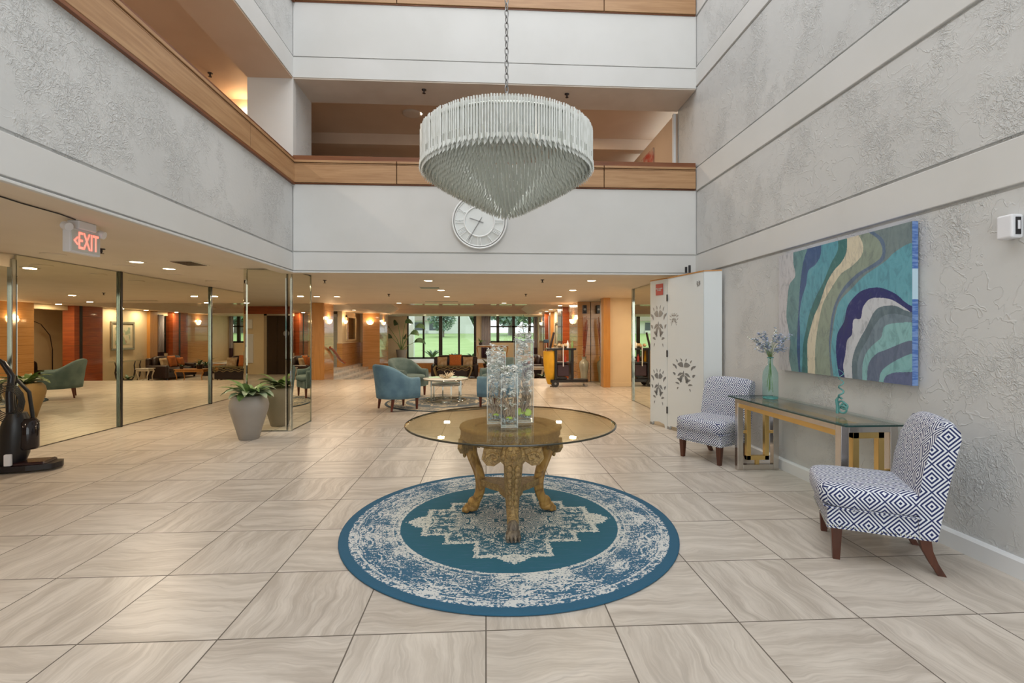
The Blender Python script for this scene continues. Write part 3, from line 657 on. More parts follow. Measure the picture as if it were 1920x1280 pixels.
# ---- square vases of blossom on the table
def bloom(b, c, r, rn, n=5):
    for k in range(n):
        b.leaf(c, k * 6.283 / n + rn.random(), r, r * .9, rn.uniform(-.2, .9), .8, 2)
def flower_vase(x, y, w, h, rz, label, seed, lime=False, above=.05, sticks=14, dens=34):
    t = thing('square_vase', (x, y, .0122 + .749), rz, label, 'vase', 'blossom filled glass vases'); rn = random.Random(seed); a = w / 2; q = a - .006
    sq = lambda r, z: [(-r, -r, z), (r, -r, z), (r, r, z), (-r, r, z)]
    b = MB(); b.loft([sq(a, 0), sq(a, h), sq(q, h), sq(q, .022)], True, False)
    b.build('glass_wall', 'vase_glass', t)
    b = MB(); e = .0016
    for sx in (-1, 1):
        for sy in (-1, 1): b.cyl((sx * (a - e), sy * (a - e), 0), (sx * (a - e), sy * (a - e), h), e, 6)
    for z_ in (.002, h): b.tube([(-a + e, -a + e, z_), (a - e, -a + e, z_), (a - e, a - e, z_), (-a + e, a - e, z_), (-a + e, -a + e, z_)], e, 6)
    b.build('polished_edges', 'glass_rim', t); MB().box(-q + .001, q - .001, -q + .001, q - .001, .003, .020).build('thick_base', 'thick_glass', t)
    b = MB()
    for _ in range(60): b.ell((rn.uniform(-q, q) * .88, rn.uniform(-q, q) * .88, .03 + rn.random() * .03), (.009, .009, .006), 6, 4)
    b.build('glass_pebbles', 'pebble', t)
    b = MB()
    for k in range(sticks):
        p = Vector((rn.uniform(-.6, .6) * q, rn.uniform(-.6, .6) * q, .04)); pts = [p.copy()]; n = 7; hh = h * rn.uniform(.3, .62)
        for i in range(n):
            p = p + Vector((rn.uniform(-1, 1) * .022, rn.uniform(-1, 1) * .022, hh / n)); p.x = max(-q * .85, min(q * .85, p.x)); p.y = max(-q * .85, min(q * .85, p.y)); pts.append(p.copy())
        b.tube(pts, [.0055 - .0005 * i for i in range(n + 1)], 5)
    b.build('twisted_twigs', 'twig', t)
    b = MB(); g = MB()
    for k in range(int(dens * h / .4)):
        z = .12 + (h + above - .12) * rn.random() ** .75; cap = .88 if z < h - .02 else 1.0; c = (rn.uniform(-q, q) * cap * .96, rn.uniform(-q, q) * cap * .96, z)
        for m_ in range(2): bloom(b, (c[0] + rn.uniform(-.01, .01), c[1] + rn.uniform(-.01, .01), c[2] + rn.uniform(-.008, .008)), .022, rn)
        if k % 2 == 0: g.leaf(c, rn.random() * 6.28, .032, .014, .5, 1, 3)
    b.build('white_blossoms', 'blossom', t); g.build('leaves', 'leaf_light', t)
    if lime:
        for (cx, cz) in ((-.03, .075), (.028, .07)):
            b = MB(); b.M = Matrix.Translation((cx, -q * .55, cz)) @ Matrix.Rotation(PI / 2 - .5, 4, 'X'); b.lathe([(.004, .004), (.024, .008), (.030, .0), (.026, -.008), (.004, -.010)], 16); b.build('lime_slice', 'lime', t)
    else:
        b = MB(); b.ell((0, -q * .4, .06), (.025, .02, .012), 8, 6); b.build('moss', 'lime', t)
    return t
flower_vase(.075, 3.54, .135, .525, .02, 'middle height square glass vase of white blossoms at the left', 1, dens=85)
flower_vase(.165, 3.396, .12, .375, -.02, 'shortest square glass vase with twigs and white blossoms in front', 2, dens=68)
v = flower_vase(.282, 3.585, .135, .615, .03, 'tallest square glass vase of blossoms with lime slices at its foot', 3, True, .04, 22, 74)
b = MB(); b.tube([(0, 0, .5), (.01, 0, .62), (-.005, .01, .72), (.0, .0, .80)], [.003, .003, .002, .002], 5)
rn = random.Random(5)
for k in range(10): b.tube([(0, 0, .62 + k * .018), (rn.uniform(-.04, .04), rn.uniform(-.03, .03), .64 + k * .018)], .0015, 4)
b.build('tall_sprig', 'leaf', v)
b = MB()
for k in range(22): bloom(b, (rn.gauss(-.01, .025), rn.gauss(0, .025), .60 + rn.random() * .12), .02, rn)
b.build('top_blossoms', 'blossom', v)

# ---- chandelier
t = thing('crystal_chandelier', (atz(950, 700, 2.0)[0] * 0 + .19, 4.4, 0), 0, 'huge round crystal rod chandelier hanging on a chain over the lobby', 'chandelier')
rn = random.Random(11); RCH = .775
def rod(b, r, a, z0, z1, w, tilt=0):
    c, s = math.cos(a), math.sin(a); tp = .02 if z1 - z0 > .25 else .045
    def P(dr, dt, z): return ((r + dr) * c - dt * s, (r + dr) * s + dt * c, z)
    w2 = w / 2; d = w * .45
    R1 = [P(d, 0, z1), P(-d * .4, w2, z1), P(-d * .4, -w2, z1)]; R0 = [P(d, 0, z0 + tp), P(-d * .4, w2, z0 + tp), P(-d * .4, -w2, z0 + tp)]
    b.add(R0 + R1, [(0, 1, 4, 3), (1, 2, 5, 4), (2, 0, 3, 5), (3, 4, 5)]); b.add(R0 + [P(d * 1.3, 0, z0)], [(0, 3, 1), (1, 3, 2), (2, 3, 0)])
NR = 210; order = sorted(range(NR), key=lambda k: math.sin(2 * PI * k / NR)); near = set(order[:100]); rest = MB()
for k in range(NR):
    a = 2 * PI * k / NR; zt = 3.235 + rn.uniform(-.003, .003); b = MB() if k in near else rest
    rod(b, RCH + rn.uniform(-.006, .006), a, 2.905, zt + .01, .0165)
    rod(rest, RCH - .028, a + PI / NR, 2.90, zt + .004, .022)
    if k % 4 == 0: rod(rest, RCH - .12, a, 2.90, zt - .03, .05)
    if k in near: b.build('crystal_rod', 'crystal', t)
tag(rest.build('back_crystal_rods', 'crystal', t), None, None, None, 'stuff')
pr = [(.775, 2.93), (.73, 2.885), (.67, 2.84), (.61, 2.80), (.55, 2.765), (.485, 2.73), (.42, 2.695), (.355, 2.66), (.29, 2.625), (.225, 2.59), (.16, 2.555), (.10, 2.53), (.04, 2.505)]
b = MB(); pr2 = []
for i in range(len(pr) - 1): pr2 += [pr[i], ((pr[i][0] + pr[i + 1][0]) / 2, (pr[i][1] + pr[i + 1][1]) / 2)]
for i, (r, z) in enumerate(pr2 + [pr[-1]]):
    n = max(6, int(2 * PI * r / .034))
    for k in range(n):
        a = 2 * PI * (k + .618 * i + rn.uniform(-.12, .12)) / n
        rod(b, r - .008 + rn.uniform(-.004, .004), a, z - .035 + rn.uniform(-.004, .004), z + .085, .027)
tag(b.build('tiered_crystals', 'clear_crystal', t), None, None, None, 'stuff')
b = MB()
for k in range(100): a = 2 * PI * (k + .3) / 100; rod(b, RCH + .004, a, 2.888, 2.95, .030, 0)
for k in range(100): a = 2 * PI * (k + .8) / 100; rod(b, RCH - .02, a, 2.86, 2.95, .038, 0)
tag(b.build('bright_tip_row', 'crystal', t), None, None, None, 'stuff')
b = MB(); b.lathe([(.745, 3.18), (.765, 3.18), (.765, 3.20), (.745, 3.20), (.745, 3.18)], 64, cap=False)
for k in range(8): a = k * PI / 4; b.tube([(0, 0, 3.22), (.75 * math.cos(a), .75 * math.sin(a), 3.19)], .008, 6)
b.lathe([(.0, 3.30), (.05, 3.29), (.06, 3.24), (.02, 3.2), (0, 3.2)], 16, cap=False); b.build('metal_frame', 'chrome', t)
z = 3.29; k = 0; ch = MB()
while z < 4.9:
    pts = [(.016 * math.sin(q * PI / 6), 0, .034 * math.cos(q * PI / 6)) for q in range(12)]
    m_ = Matrix.Translation((0, 0, z + .03)) @ Matrix.Rotation((k % 2) * PI / 2 + .5, 4, 'Z'); ch.M = m_
    rings = []
    for q in range(12):
        a = q * PI / 6; c = Vector((.017 * math.sin(a), 0, .036 * math.cos(a))); o = Vector((math.sin(a), 0, math.cos(a)))
        rings.append([c + (o * math.cos(j * PI / 3) + Vector((0, 1, 0)) * math.sin(j * PI / 3)) * .0058 for j in range(6)])
    ch.loft(rings, False, True, True, True); z += .0585; k += 1
ch.M = Matrix.Identity(4); ch.tube([(.004, .004, 4.85), (.004, .004, ZT)], .012, 6)
tag(ch.build('chain', 'grey_metal', t), None, None, None, 'stuff')

# ---- slipper chairs
def slipper(name, loc, rz, label):
    t = thing(name, loc, rz, label, 'chair', 'diamond pattern slipper chairs')
    b = MB(); b.prism([(-.285, -.29), (.285, -.29), (.275, .24), (-.275, .24)], .205, .335); b.build('seat_base', 'diamond', t, .02, 3)
    b = MB(); b.ell((0, -.045, .40), (.305, .29, .078), 28, 14, .38); b.build('seat_cushion', 'diamond', t)
    # slab back: leans back and rolls over at the top
    prof = [(.16, .24), (.15, .42), (.175, .60), (.215, .76), (.255, .86), (.29, .905), (.335, .915), (.365, .885), (.37, .84), (.35, .74), (.315, .58), (.285, .42), (.265, .30), (.25, .22)]
    rings = []
    for x in np.linspace(-.285, .285, 9):
        e = (abs(x) / .285) ** 6; zc = -.012 * (x / .285) ** 2
        rings.append([(x * (1 if e < .5 else 1.0), y + (.258 - y) * .10 * e, z + zc - .02 * e * (z > .8)) for y, z in prof])
    b = MB(); b.loft(rings, True, False); b.build('backrest', 'diamond', t, .028, 4)
    for sx in (-1, 1):
        b = MB(); b.loft([[(sx * .235 + dx * s, -.235 + dy * s, z) for dx, dy in ((-1, -1), (1, -1), (1, 1), (-1, 1))] for z, s in ((0, .019), (.21, .030))], True, False); b.build('leg', 'leg_wood', t, .003)
        b = MB(); b.loft([[(sx * .23 + dx * s, .20 + o + dy * s, z) for dx, dy in ((-1, -1), (1, -1), (1, 1), (-1, 1))] for z, s, o in ((0, .020, .085), (.07, .022, .045), (.14, .026, .015), (.22, .030, 0))], True, False); b.build('leg', 'leg_wood', t, .003)
    b = MB()
    for k in range(24):
        u = -.28 + .56 * k / 23
        b.ell((u, -.292, .222), (.006, .004, .006), 6, 4)
        for sx in (-1, 1): b.ell((sx * (.287 - .008 * k / 23), -.28 + .52 * k / 23, .222), (.004, .006, .006), 6, 4)
    b.build('nailhead_trim', 'chrome', t)
    b = MB(); b.tube([(-.29, .18, .335), (-.298, -.27, .335), (-.27, -.302, .335), (.27, -.302, .335), (.298, -.27, .335), (.29, .18, .335)], .006, 6); b.build('piping', 'diamond', t)
    return t
slipper('slipper_chair', (2.60, 5.33, 0), face(-.87, -.49), 'blue and white diamond slipper chair in front of the white folding screen')
slipper('slipper_chair', (2.53, 3.00, 0), face(-.87, .47), 'blue and white diamond slipper chair nearest the camera by the baseboard')

# ---- console table on the right wall
t = thing('console_table', (2.82, 4.12, 0), 0, 'glass topped chrome and brass console table against the stucco wall', 'console table')
b = MB(); b.box(-.245, .245, -.83, .83, .748, .760); tp = b.build('glass_top', 'console_glass', t)
b = MB(); b.box(-.2465, -.2445, -.83, .83, .7475, .7605); b.box(-.245, .245, -.832, -.83, .7475, .7605); b.box(-.245, .245, .83, .832, .7475, .7605); b.build('glass_edge', 'glass_edge', tp)
for sy in (-1, 1):
    y = sy * .72; fr = MB(); w = .03
    fr.box(-.215, -.155, y - w, y + w, 0, .748); fr.box(.165, .225, y - w, y + w, 0, .748); fr.box(-.155, .165, y - w, y + w, .0, .06); fr.box(-.155, .165, y - w, y + w, .69, .748)
    f = fr.build('end_frame', 'steel', t, .003)
    b = MB(); w = .022
    b.box(-.115, -.07, y - w, y + w, .105, .69); b.box(.08, .125, y - w, y + w, .105, .69); b.box(-.115, .125, y - w, y + w, .105, .15); b.box(-.115, .125, y - w, y + w, .645, .69)
    b.box(-.155, -.115, y - .012, y + .012, .38, .41); b.box(.125, .165, y - .012, y + .012, .38, .41); b.box(-.015, .025, y - .012, y + .012, .06, .105)
    b.build('brass_frame', 'gold', f, .002)
for x in (-.185, .195):
    MB().box(x - .03, x + .03, -.69, .69, .70, .748).build('top_rail', 'steel', t, .002)
    MB().box(x - .018, x + .018, -.69, .69, .655, .698).build('brass_rail', 'gold', t, .002)
# bottle vase with flowers
t = thing('bottle_vase', (2.86, 4.66, .7605), 0, 'aqua ribbed glass bottle vase holding pale blue flowers on the console', 'vase')
b = MB(); n = 32; prf = [(.066, 0), (.072, .02), (.072, .22), (.068, .27), (.045, .32), (.025, .345), (.022, .39), (.030, .42)]
b.loft([[(r * (1 + .03 * math.cos(8 * 2 * PI * j / n)) * math.cos(2 * PI * j / n), r * (1 + .03 * math.cos(8 * 2 * PI * j / n)) * math.sin(2 * PI * j / n), z) for j in range(n)] for r, z in prf], False)
b.lathe([(.064, .004), (.004, .006)], 24, cap=False); gv = b.build('glass_body', 'aqua_glass', t)
b = MB(); b.lathe([(.062, .001), (.071, .006), (.071, .022), (.06, .014)], 24); b.lathe([(.028, .415), (.032, .418), (.032, .424), (.028, .424)], 20); b.build('thick_base_and_lip', 'aqua_solid', gv)
rn = random.Random(8); st = MB(); fl = MB(); lf = MB(); fw = MB()
for k in range(22):
    a = rn.random() * 6.283; rr = rn.uniform(.03, .30); h = .42 + rn.uniform(.05, .42) * (1 - rr * .9); lo = (rn.uniform(-.03, .03), rn.uniform(-.03, .03), .05 + rn.random() * .08) if k < 6 else (0, 0, .33)
    e = (rr * math.cos(a) * .62, rr * math.sin(a), h); e = (min(e[0], .18), e[1], e[2]); mid = (e[0] * .3, e[1] * .3, .42 + (h - .42) * .55)
    st.tube([lo, (0, 0, .40), mid, e], [.0028, .0026, .0018, .001], 5)
    for j in range(15):
        u = rn.uniform(.2, 1); p = [mid[i] * (1 - u) + e[i] * u + rn.uniform(-.018, .018) for i in range(3)]
        if k % 3 == 0 and j % 2: fw.ell(p, (.006, .006, .006), 5, 4)
        else: bloom(fl, p, .018, rn, 5)
        if j % 3 == 0: lf.leaf(p, rn.random() * 6.28, .035, .010, .6, .8, 3)
st.build('stems', 'leaf_light', t); fl.build('blue_flowers', 'blue_blossom', t); fw.build('cream_buds', 'blossom', t); lf.build('leaves', 'leaf', t)
# twisted glass ornament
t = thing('glass_ornament', (2.86, 3.70, .7605), .4, 'small twisted aqua glass ornament on the right end of the console', 'ornament')
MB().lathe([(.03, 0), (.03, .012), (.004, .016)], 16).build('foot', 'vase_glass', t)
b = MB(); b.tube([(.018 * math.cos(q * .9), .018 * math.sin(q * .9), .13 + q * .0105) for q in range(24)], [.008 - .0003 * q for q in range(24)], 8); b.build('corkscrew', 'aqua_solid', t)
b = MB()
for j, (cy, cz, r) in enumerate(((-.012, .05, .03), (-.022, .075, .024), (.002, .085, .028))): b.tube([(.006 * j, cy + r * math.cos(q * .52), cz + r * math.sin(q * .52)) for q in range(13)], .0075, 8)
b.tube([(0, .028, .012), (0, .03, .07), (0, .034, .12), (0, .024, .14)], [.012, .010, .012, .008], 10); b.build('glass_loops', 'aqua_solid', t)

# ---- painting
PX = 3.05
def wz(zx, zy):
    x, y, z = atx(1440 + zx / 3.369, 380 + zy / 3.369, PX - .0); return (y, z)
Y0, Y1, ZB, ZP = 3.26, 4.82, 1.045, 2.225
C = [
 ((.13, .27, .29), [(160, 300), (160, 380), (172, 460), (135, 520), (122, 620), (116, 720), (130, 800), (140, 880), (133, 980), (152, 1075)]),
 ((.045, .10, .24), [(250, 285), (222, 380), (205, 500), (195, 640), (186, 800), (184, 950), (196, 1080)]),
 ((.10, .33, .42), [(337, 250), (332, 330), (300, 390), (255, 430), (240, 520), (215, 600), (200, 700), (202, 800), (202, 900), (203, 1080)]),
 ((.045, .17, .17), [(440, 225), (440, 300), (395, 390), (350, 500), (300, 600), (262, 700), (240, 800), (222, 900), (214, 1085)]),
 ((.66, .60, .46), [(498, 205), (497, 300), (468, 370), (415, 430), (370, 510), (325, 640), (290, 720), (262, 820), (248, 900), (252, 1090)]),
 ((.26, .32, .26), [(562, 190), (598, 255), (592, 330), (530, 400), (460, 450), (400, 540), (350, 630), (325, 730), (305, 850), (297, 950), (298, 1095)]),
 ((.11, .17, .27), [(612, 175), (690, 225), (722, 290), (708, 350), (640, 400), (560, 450), (480, 530), (430, 620), (405, 700), (392, 800), (386, 900), (398, 1100)]),
 ((.18, .24, .25), [(640, 165), (722, 225), (742, 290), (735, 350), (700, 390), (600, 445), (520, 520), (455, 600), (420, 700), (400, 830), (392, 930), (402, 1102)]),
 ((.12, .37, .46), [(900, 255), (860, 272), (790, 320), (740, 370), (610, 460), (530, 540), (455, 620), (428, 700), (410, 800), (398, 950), (415, 1104)]),
 ((.012, .022, .15), [(900, 650), (860, 622), (800, 572), (700, 535), (600, 552), (540, 600), (500, 660), (480, 750), (438, 830), (430, 950), (443, 1060), (455, 1112)]),
 ((.55, .58, .63), [(900, 690), (860, 660), (780, 612), (700, 600), (640, 610), (600, 660), (585, 730), (540, 740), (530, 830), (500, 870), (488, 960), (475, 1030), (487, 1118)]),
 ((.11, .17, .21), [(900, 690), (860, 676), (800, 650), (720, 655), (670, 690), (620, 790), (580, 860), (545, 940), (530, 1020), (535, 1126)]),
 ((.17, .24, .30), [(900, 725), (860, 712), (790, 700), (720, 720), (670, 780), (630, 860), (590, 930), (566, 1010), (566, 1130)]),
 ((.24, .48, .50), [(900, 755), (860, 755), (770, 765), (730, 790), (715, 850), (660, 900), (620, 950), (598, 1020), (595, 1135)]),
 ((.12, .16, .25), [(900, 870), (860, 880), (800, 905), (740, 930), (690, 950), (650, 990), (630, 1040), (625, 1140)]),
 ((.22, .46, .48), [(900, 955), (860, 970), (800, 1000), (740, 1040), (710, 1080), (700, 1150)]),
 ((.11, .14, .27), [(900, 1068), (860, 1070), (800, 1072), (750, 1090), (735, 1112), (722, 1155)])]
NU, NV = 460, 340
def smooth(pts):
    out = []; q = [pts[0]] + pts + [pts[-1]]
    for i in range(1, len(q) - 2):
        a, b_, c_, d = [np.array(v_, float) for v_ in q[i - 1:i + 3]]
        for s in np.arange(0, 1, .125): out.append(tuple(.5 * (2 * b_ + (c_ - a) * s + (2 * a - 5 * b_ + 4 * c_ - d) * s * s + (3 * b_ - a - 3 * c_ + d) * s ** 3)))
    return out + [pts[-1]]
gy = np.linspace(Y1, Y0, NU + 1); gz = np.linspace(ZB, ZP, NV + 1); cy = (gy[:-1] + gy[1:]) / 2; cz = (gz[:-1] + gz[1:]) / 2
GY, GZ = np.meshgrid(cy, cz); colr = np.zeros((NV, NU, 3)); colr[:] = (.52, .52, .55)
for c, pts in C:
    pts = smooth(pts)
    poly = pts + [(pts[-1][0], 1300), (980, 1300)] + ([(980, -60), (pts[0][0], -60)] if pts[0][0] < 860 else [(980, pts[0][1])])
    P_ = [wz(*p) for p in poly]; ins = np.zeros(GY.shape, bool); n = len(P_)
    for i in range(n):
        ya, za = P_[i]; yb, zb = P_[(i + 1) % n]
        if abs(zb - za) < 1e-9: continue
        cnd = ((za > GZ) != (zb > GZ)) & (GY < (yb - ya) * (GZ - za) / (zb - za) + ya); ins ^= cnd
    colr[ins] = c
t = thing('abstract_painting', (0, 0, 0), 0, 'large abstract canvas of flowing blue teal and cream bands on the stucco wall', 'painting')
t.location = (PX, (Y0 + Y1) / 2, ZB); oy = (Y0 + Y1) / 2
vs = [(0, y - oy, z - ZB) for z in gz for y in gy]; fs = [(j * (NU + 1) + i, j * (NU + 1) + i + 1, (j + 1) * (NU + 1) + i + 1, (j + 1) * (NU + 1) + i) for j in range(NV) for i in range(NU)]
cv = MB(); cv.add(vs, fs)
m_, bb = mat('painted_canvas', (.5, .5, .5), .45); at_ = m_.node_tree.nodes.new('ShaderNodeVertexColor'); at_.layer_name = 'paint'; x, y, z = coords()
nn = noise(vec(x * 8, y * 4.5, z * 2), 3, 5, .65, 1.2)
setin(bb, 'Base Color', mix(nn.step(.5, .75) * .13, mix((1 - nn).step(.45, .72) * .42, at_.outputs[0], (.03, .06, .10)), (.45, .55, .56))); bump(bb, nn, .15, .003); M['paint'] = m_
o = cv.build('canvas_front', 'paint', t); ca_ = o.data.color_attributes.new('paint', 'FLOAT_COLOR', 'CORNER')
ca_.data.foreach_set('color', np.repeat(np.concatenate([colr.reshape(-1, 3), np.ones((NU * NV, 1))], 1), 4, 0).astype(np.float32).ravel())
m_, bb = mat('canvas_edge', (.1, .2, .5), .5); x, y, z = coords()
e_ = z.gt(.83) * z.lt(1.02); e2 = z.gt(.62) * z.lt(.84)
setin(bb, 'Base Color', mix(e2.max(0), mix(noise(vec(x * 3, y, z * 20), 4, 3).step(.4, .6), (.07, .16, .45), (.20, .32, .60)), (.50, .68, .80))); M['canvas_edge'] = m_
b = MB(); b.box(.001, .045, -(Y1 - Y0) / 2, (Y1 - Y0) / 2, 0, ZP - ZB); b.build('canvas_edge', 'canvas_edge', t)

# ---- wall alarm
p = (3.1, 2.645, 2.045)
t = thing('alarm_strobe', p, 0, 'small white alarm strobe box high on the right wall', 'alarm')
MB().box(-.06, .012, -.045, .045, -.07, .07).build('housing', 'white_plastic', t, .012, 3)
b = MB(); b.box(-.04, -.01, -.050, -.044, -.05, .05); b.build('dark_lens', 'black', t); b = MB(); b.box(-.032, -.018, -.053, -.047, -.02, .03); b.build('flash_tube', 'white_plastic', t)

# ---- clock
cx, cyy, cz_ = aty(899, 416, 6.9); cz_ = aty(899, 416, 6.9)[2]; RK = .395
t = thing('roman_clock', (cx, 6.895, cz_), 0, 'round white roman numeral wall clock behind the chandelier', 'clock')
def ringy(b, r0, r1, y0, y1, n=64):
    b.loft([[(r * math.sin(2 * PI * k / n), y, r * math.cos(2 * PI * k / n)) for r, y in ((r0, y0), (r1, y0), (r1, y1), (r0, y1))] for k in range(n)], False, True, True, True)
b = MB(); ringy(b, RK - .022, RK, -.035, -.008); ringy(b, RK - .048, RK - .035, -.03, -.012); ringy(b, .205, .225, -.03, -.010); b.build('rings', 'clock_white', t)
b = MB(); b.M = Matrix.Rotation(PI / 2, 4, 'X'); b.lathe([(.35, .008), (.35, .013), (.001, .013)], 48, smooth=False); b.build('mirror_face', 'clock_face', t)
nums = ['XII', 'I', 'II', 'III', 'IIII', 'V', 'VI', 'VII', 'VIII', 'IX', 'X', 'XI']
def bar(b, p, q, w, y0=-.028, y1=-.014):
    p = Vector((p[0], p[1])); q = Vector((q[0], q[1])); d = (q - p).normalized(); n = Vector((-d.y, d.x)) * w / 2
    b.prism([tuple(p + n), tuple(p - n), tuple(q - n), tuple(q + n)], y0, y1, 'y')
for k, s_ in enumerate(nums):
    a = PI / 2 - k * PI / 6; b = MB(); wid = {'I': .018, 'V': .045, 'X': .045}; tot = sum(wid[c] for c in s_); u = -tot / 2
    def Q(uu, rr): return (rr * math.cos(a) + uu * math.sin(a), rr * math.sin(a) - uu * math.cos(a))
    for c in s_:
        w = wid[c]
        if c == 'I': bar(b, Q(u + w / 2, .222), Q(u + w / 2, RK - .04), .008)
        if c == 'V': bar(b, Q(u + .005, RK - .04), Q(u + w / 2, .222), .009); bar(b, Q(u + w - .005, RK - .04), Q(u + w / 2, .222), .006)
        if c == 'X': bar(b, Q(u + .005, RK - .04), Q(u + w - .005, .222), .009); bar(b, Q(u + .005, .222), Q(u + w - .005, RK - .04), .006)
        u += w
    b.build('numeral', 'clock_white', t)
def hand(ang, l0, l1, w, nm):
    d = (math.sin(ang), math.cos(ang)); b = MB(); bar(b, (-d[0] * l0, -d[1] * l0), (d[0] * l1, d[1] * l1), w, -.038, -.032); b.build(nm, 'grey_metal', t)
hand(math.radians(288), .06, .15, .012, 'hour_hand'); hand(math.radians(211), .07, .30, .010, 'minute_hand')

# ---- folding screen
P4 = [(2.58, 7.38), (2.70, 6.98), (2.865, 6.14), (3.075, 6.06)]; HS = 2.235
t = thing('folding_screen', (2.70, 6.98, 0), 0, 'tall white folding screen with silver scroll stencils at the right wall', 'folding screen')
def motif(b, M0, s):
    b.M = M0 @ Matrix.Diagonal((*s, 1))
    def drop(cx, cy, a, L, W):
        n = 9; pts = []
        for i in range(n): u = i / (n - 1); pts.append((u * L, 1.5 * W * math.sin(PI * u) ** .8 * (1 - u * .5)))
        for i in range(n - 2, 0, -1): u = i / (n - 1); pts.append((u * L, -W * .35 * math.sin(PI * u)))
        R_ = [(cx + p * math.cos(a) - q * math.sin(a), cy + p * math.sin(a) + q * math.cos(a)) for p, q in pts]; b.prism(R_, 0, -.003, 'y')
    for sg in (1, -1):
        A = lambda d: math.radians(d) if sg > 0 else PI - math.radians(d)
        drop(sg * .02, .42, A(20), .36, sg * .16); drop(sg * .05, .12, A(-25), .34, sg * .08); drop(sg * .05, .05, A(-70), .42, sg * .10)
        drop(sg * .10, -.30, A(30), .34, sg * .09); drop(sg * .42, .30, A(55), .28, sg * .07); drop(sg * .50, -.02, A(50), .2, sg * .07); drop(sg * .12, .68, A(70), .16, sg * .04)
        drop(sg * .30, -.55, A(-60), .15, sg * .04); drop(sg * .36, .62, A(60), .18, sg * .04); drop(sg * .58, .42, A(60), .14, sg * .04); drop(sg * .24, -.42, A(15), .26, sg * .06)
    drop(0, -.05, PI / 2, .3, .06)
for i in range(3):
    a = Vector(P4[i]); c = Vector(P4[i + 1]); L = (c - a).length; d = (c - a) / L; ang = math.atan2(d.y, d.x)
    M0 = Matrix.Translation((a.x - 2.70, a.y - 6.98, 0)) @ Matrix.Rotation(ang, 4, 'Z')
    b = MB(); b.M = M0; g = .004
    pts = [(g, 0), (.05, 0), (.075, .055), (L / 2, .075), (L - .075, .055), (L - .05, 0), (L - g, 0), (L - g, HS), (g, HS)]
    b.prism(pts, 0, .03, 'y'); pn = b.build('screen_panel', 'screen_white', t)
    b = MB(); b.M = M0; b.box(g, L - g, -.004, .034, HS, HS + .018); b.build('top_edge', 'panel_plain', pn)
    b = MB(); b.M = M0; b.box(g - .004, .054, -.005, .034, -.0, .04); b.build('foot', 'grey_metal', pn)
    b = MB(); T = lambda u, z: M0 @ Matrix.Translation((u, 0, z))
    if i == 0: motif(b, T(L * .5, 1.50), (.30, 1, .42)); motif(b, T(L * .5, .58), (.28, 1, .36))
    if i == 1:
        motif(b, T(L * .20, 1.62), (.17, 1, .12)); b.build('small_stencil', 'silver_ink', pn); b = MB(); motif(b, T(L * .48, .82), (.42, 1, .30))
    if i < 2: b.build('silver_stencil', 'silver_ink', pn)
    if i == 1:
        b = MB(); b.M = M0
        for z in (.28, 1.12, 1.95): b.box(-.006, .012, -.014, .0, z - .05, z + .05)
        b.build('hinge', 'black', pn)
        b = MB(); b.M = T(L * .86, 2.08)
        for q in range(7): b.prism([(0, 0), (.03, .012), (.055, .0), (.03, -.006)], -.003, 0, 'y'); b.M = b.M @ Matrix.Translation((.012, 0, -.03 if q % 2 else .05)) @ Matrix.Rotation(.9, 4, 'Y')
        b.build('corner_stencil', 'silver_ink', pn)
    if i == 0: panel0 = M0
MB().cyl((.02, -.62, HS + .01), (.02, -.62, HS + .09), .016, 12).build('black_bracket', 'black', t); MB().cyl((.06, -.64, HS + .01), (.06, -.64, HS + .11), .016, 12).build('black_bracket', 'black', t)
def text(body, size, m, parent, Mx, extr=.001, name='lettering', sx=1):
    cu = bpy.data.curves.new(name, 'FONT'); cu.body = body; cu.size = size; cu.align_x = 'CENTER'; cu.align_y = 'CENTER'; cu.extrude = extr; cu.resolution_u = 3; cu.space_line = .85
    tmp = bpy.data.objects.new(name, cu); COL.objects.link(tmp); dg = bpy.context.evaluated_depsgraph_get(); me = bpy.data.meshes.new_from_object(tmp.evaluated_get(dg)); bpy.data.objects.remove(tmp)
    me.transform(Mx @ Matrix.Diagonal((sx, 1, 1, 1))); me.materials.clear(); me.materials.append(M[m]); o = bpy.data.objects.new(name, me); COL.objects.link(o); o.parent = parent; return o
a = Vector(P4[0]); c = Vector(P4[1]); d = (c - a).normalized(); ang = math.atan2(d.y, d.x)
t = thing('fire_sign', (a.x + d.x * .235 + d.y * .002, a.y + d.y * .235 - d.x * .002, 2.09), ang, 'small red fire alarm panel sign on the folding screen', 'sign')
MB().box(-.085, .085, -.006, 0, -.085, .085).build('sign_plate', 'sign_red', t)
text('FIRE ALARM\nPANEL', .030, 'sign_white', t, Matrix.Translation((0, -.0075, 0)) @ Matrix.Rotation(PI / 2, 4, 'X'))

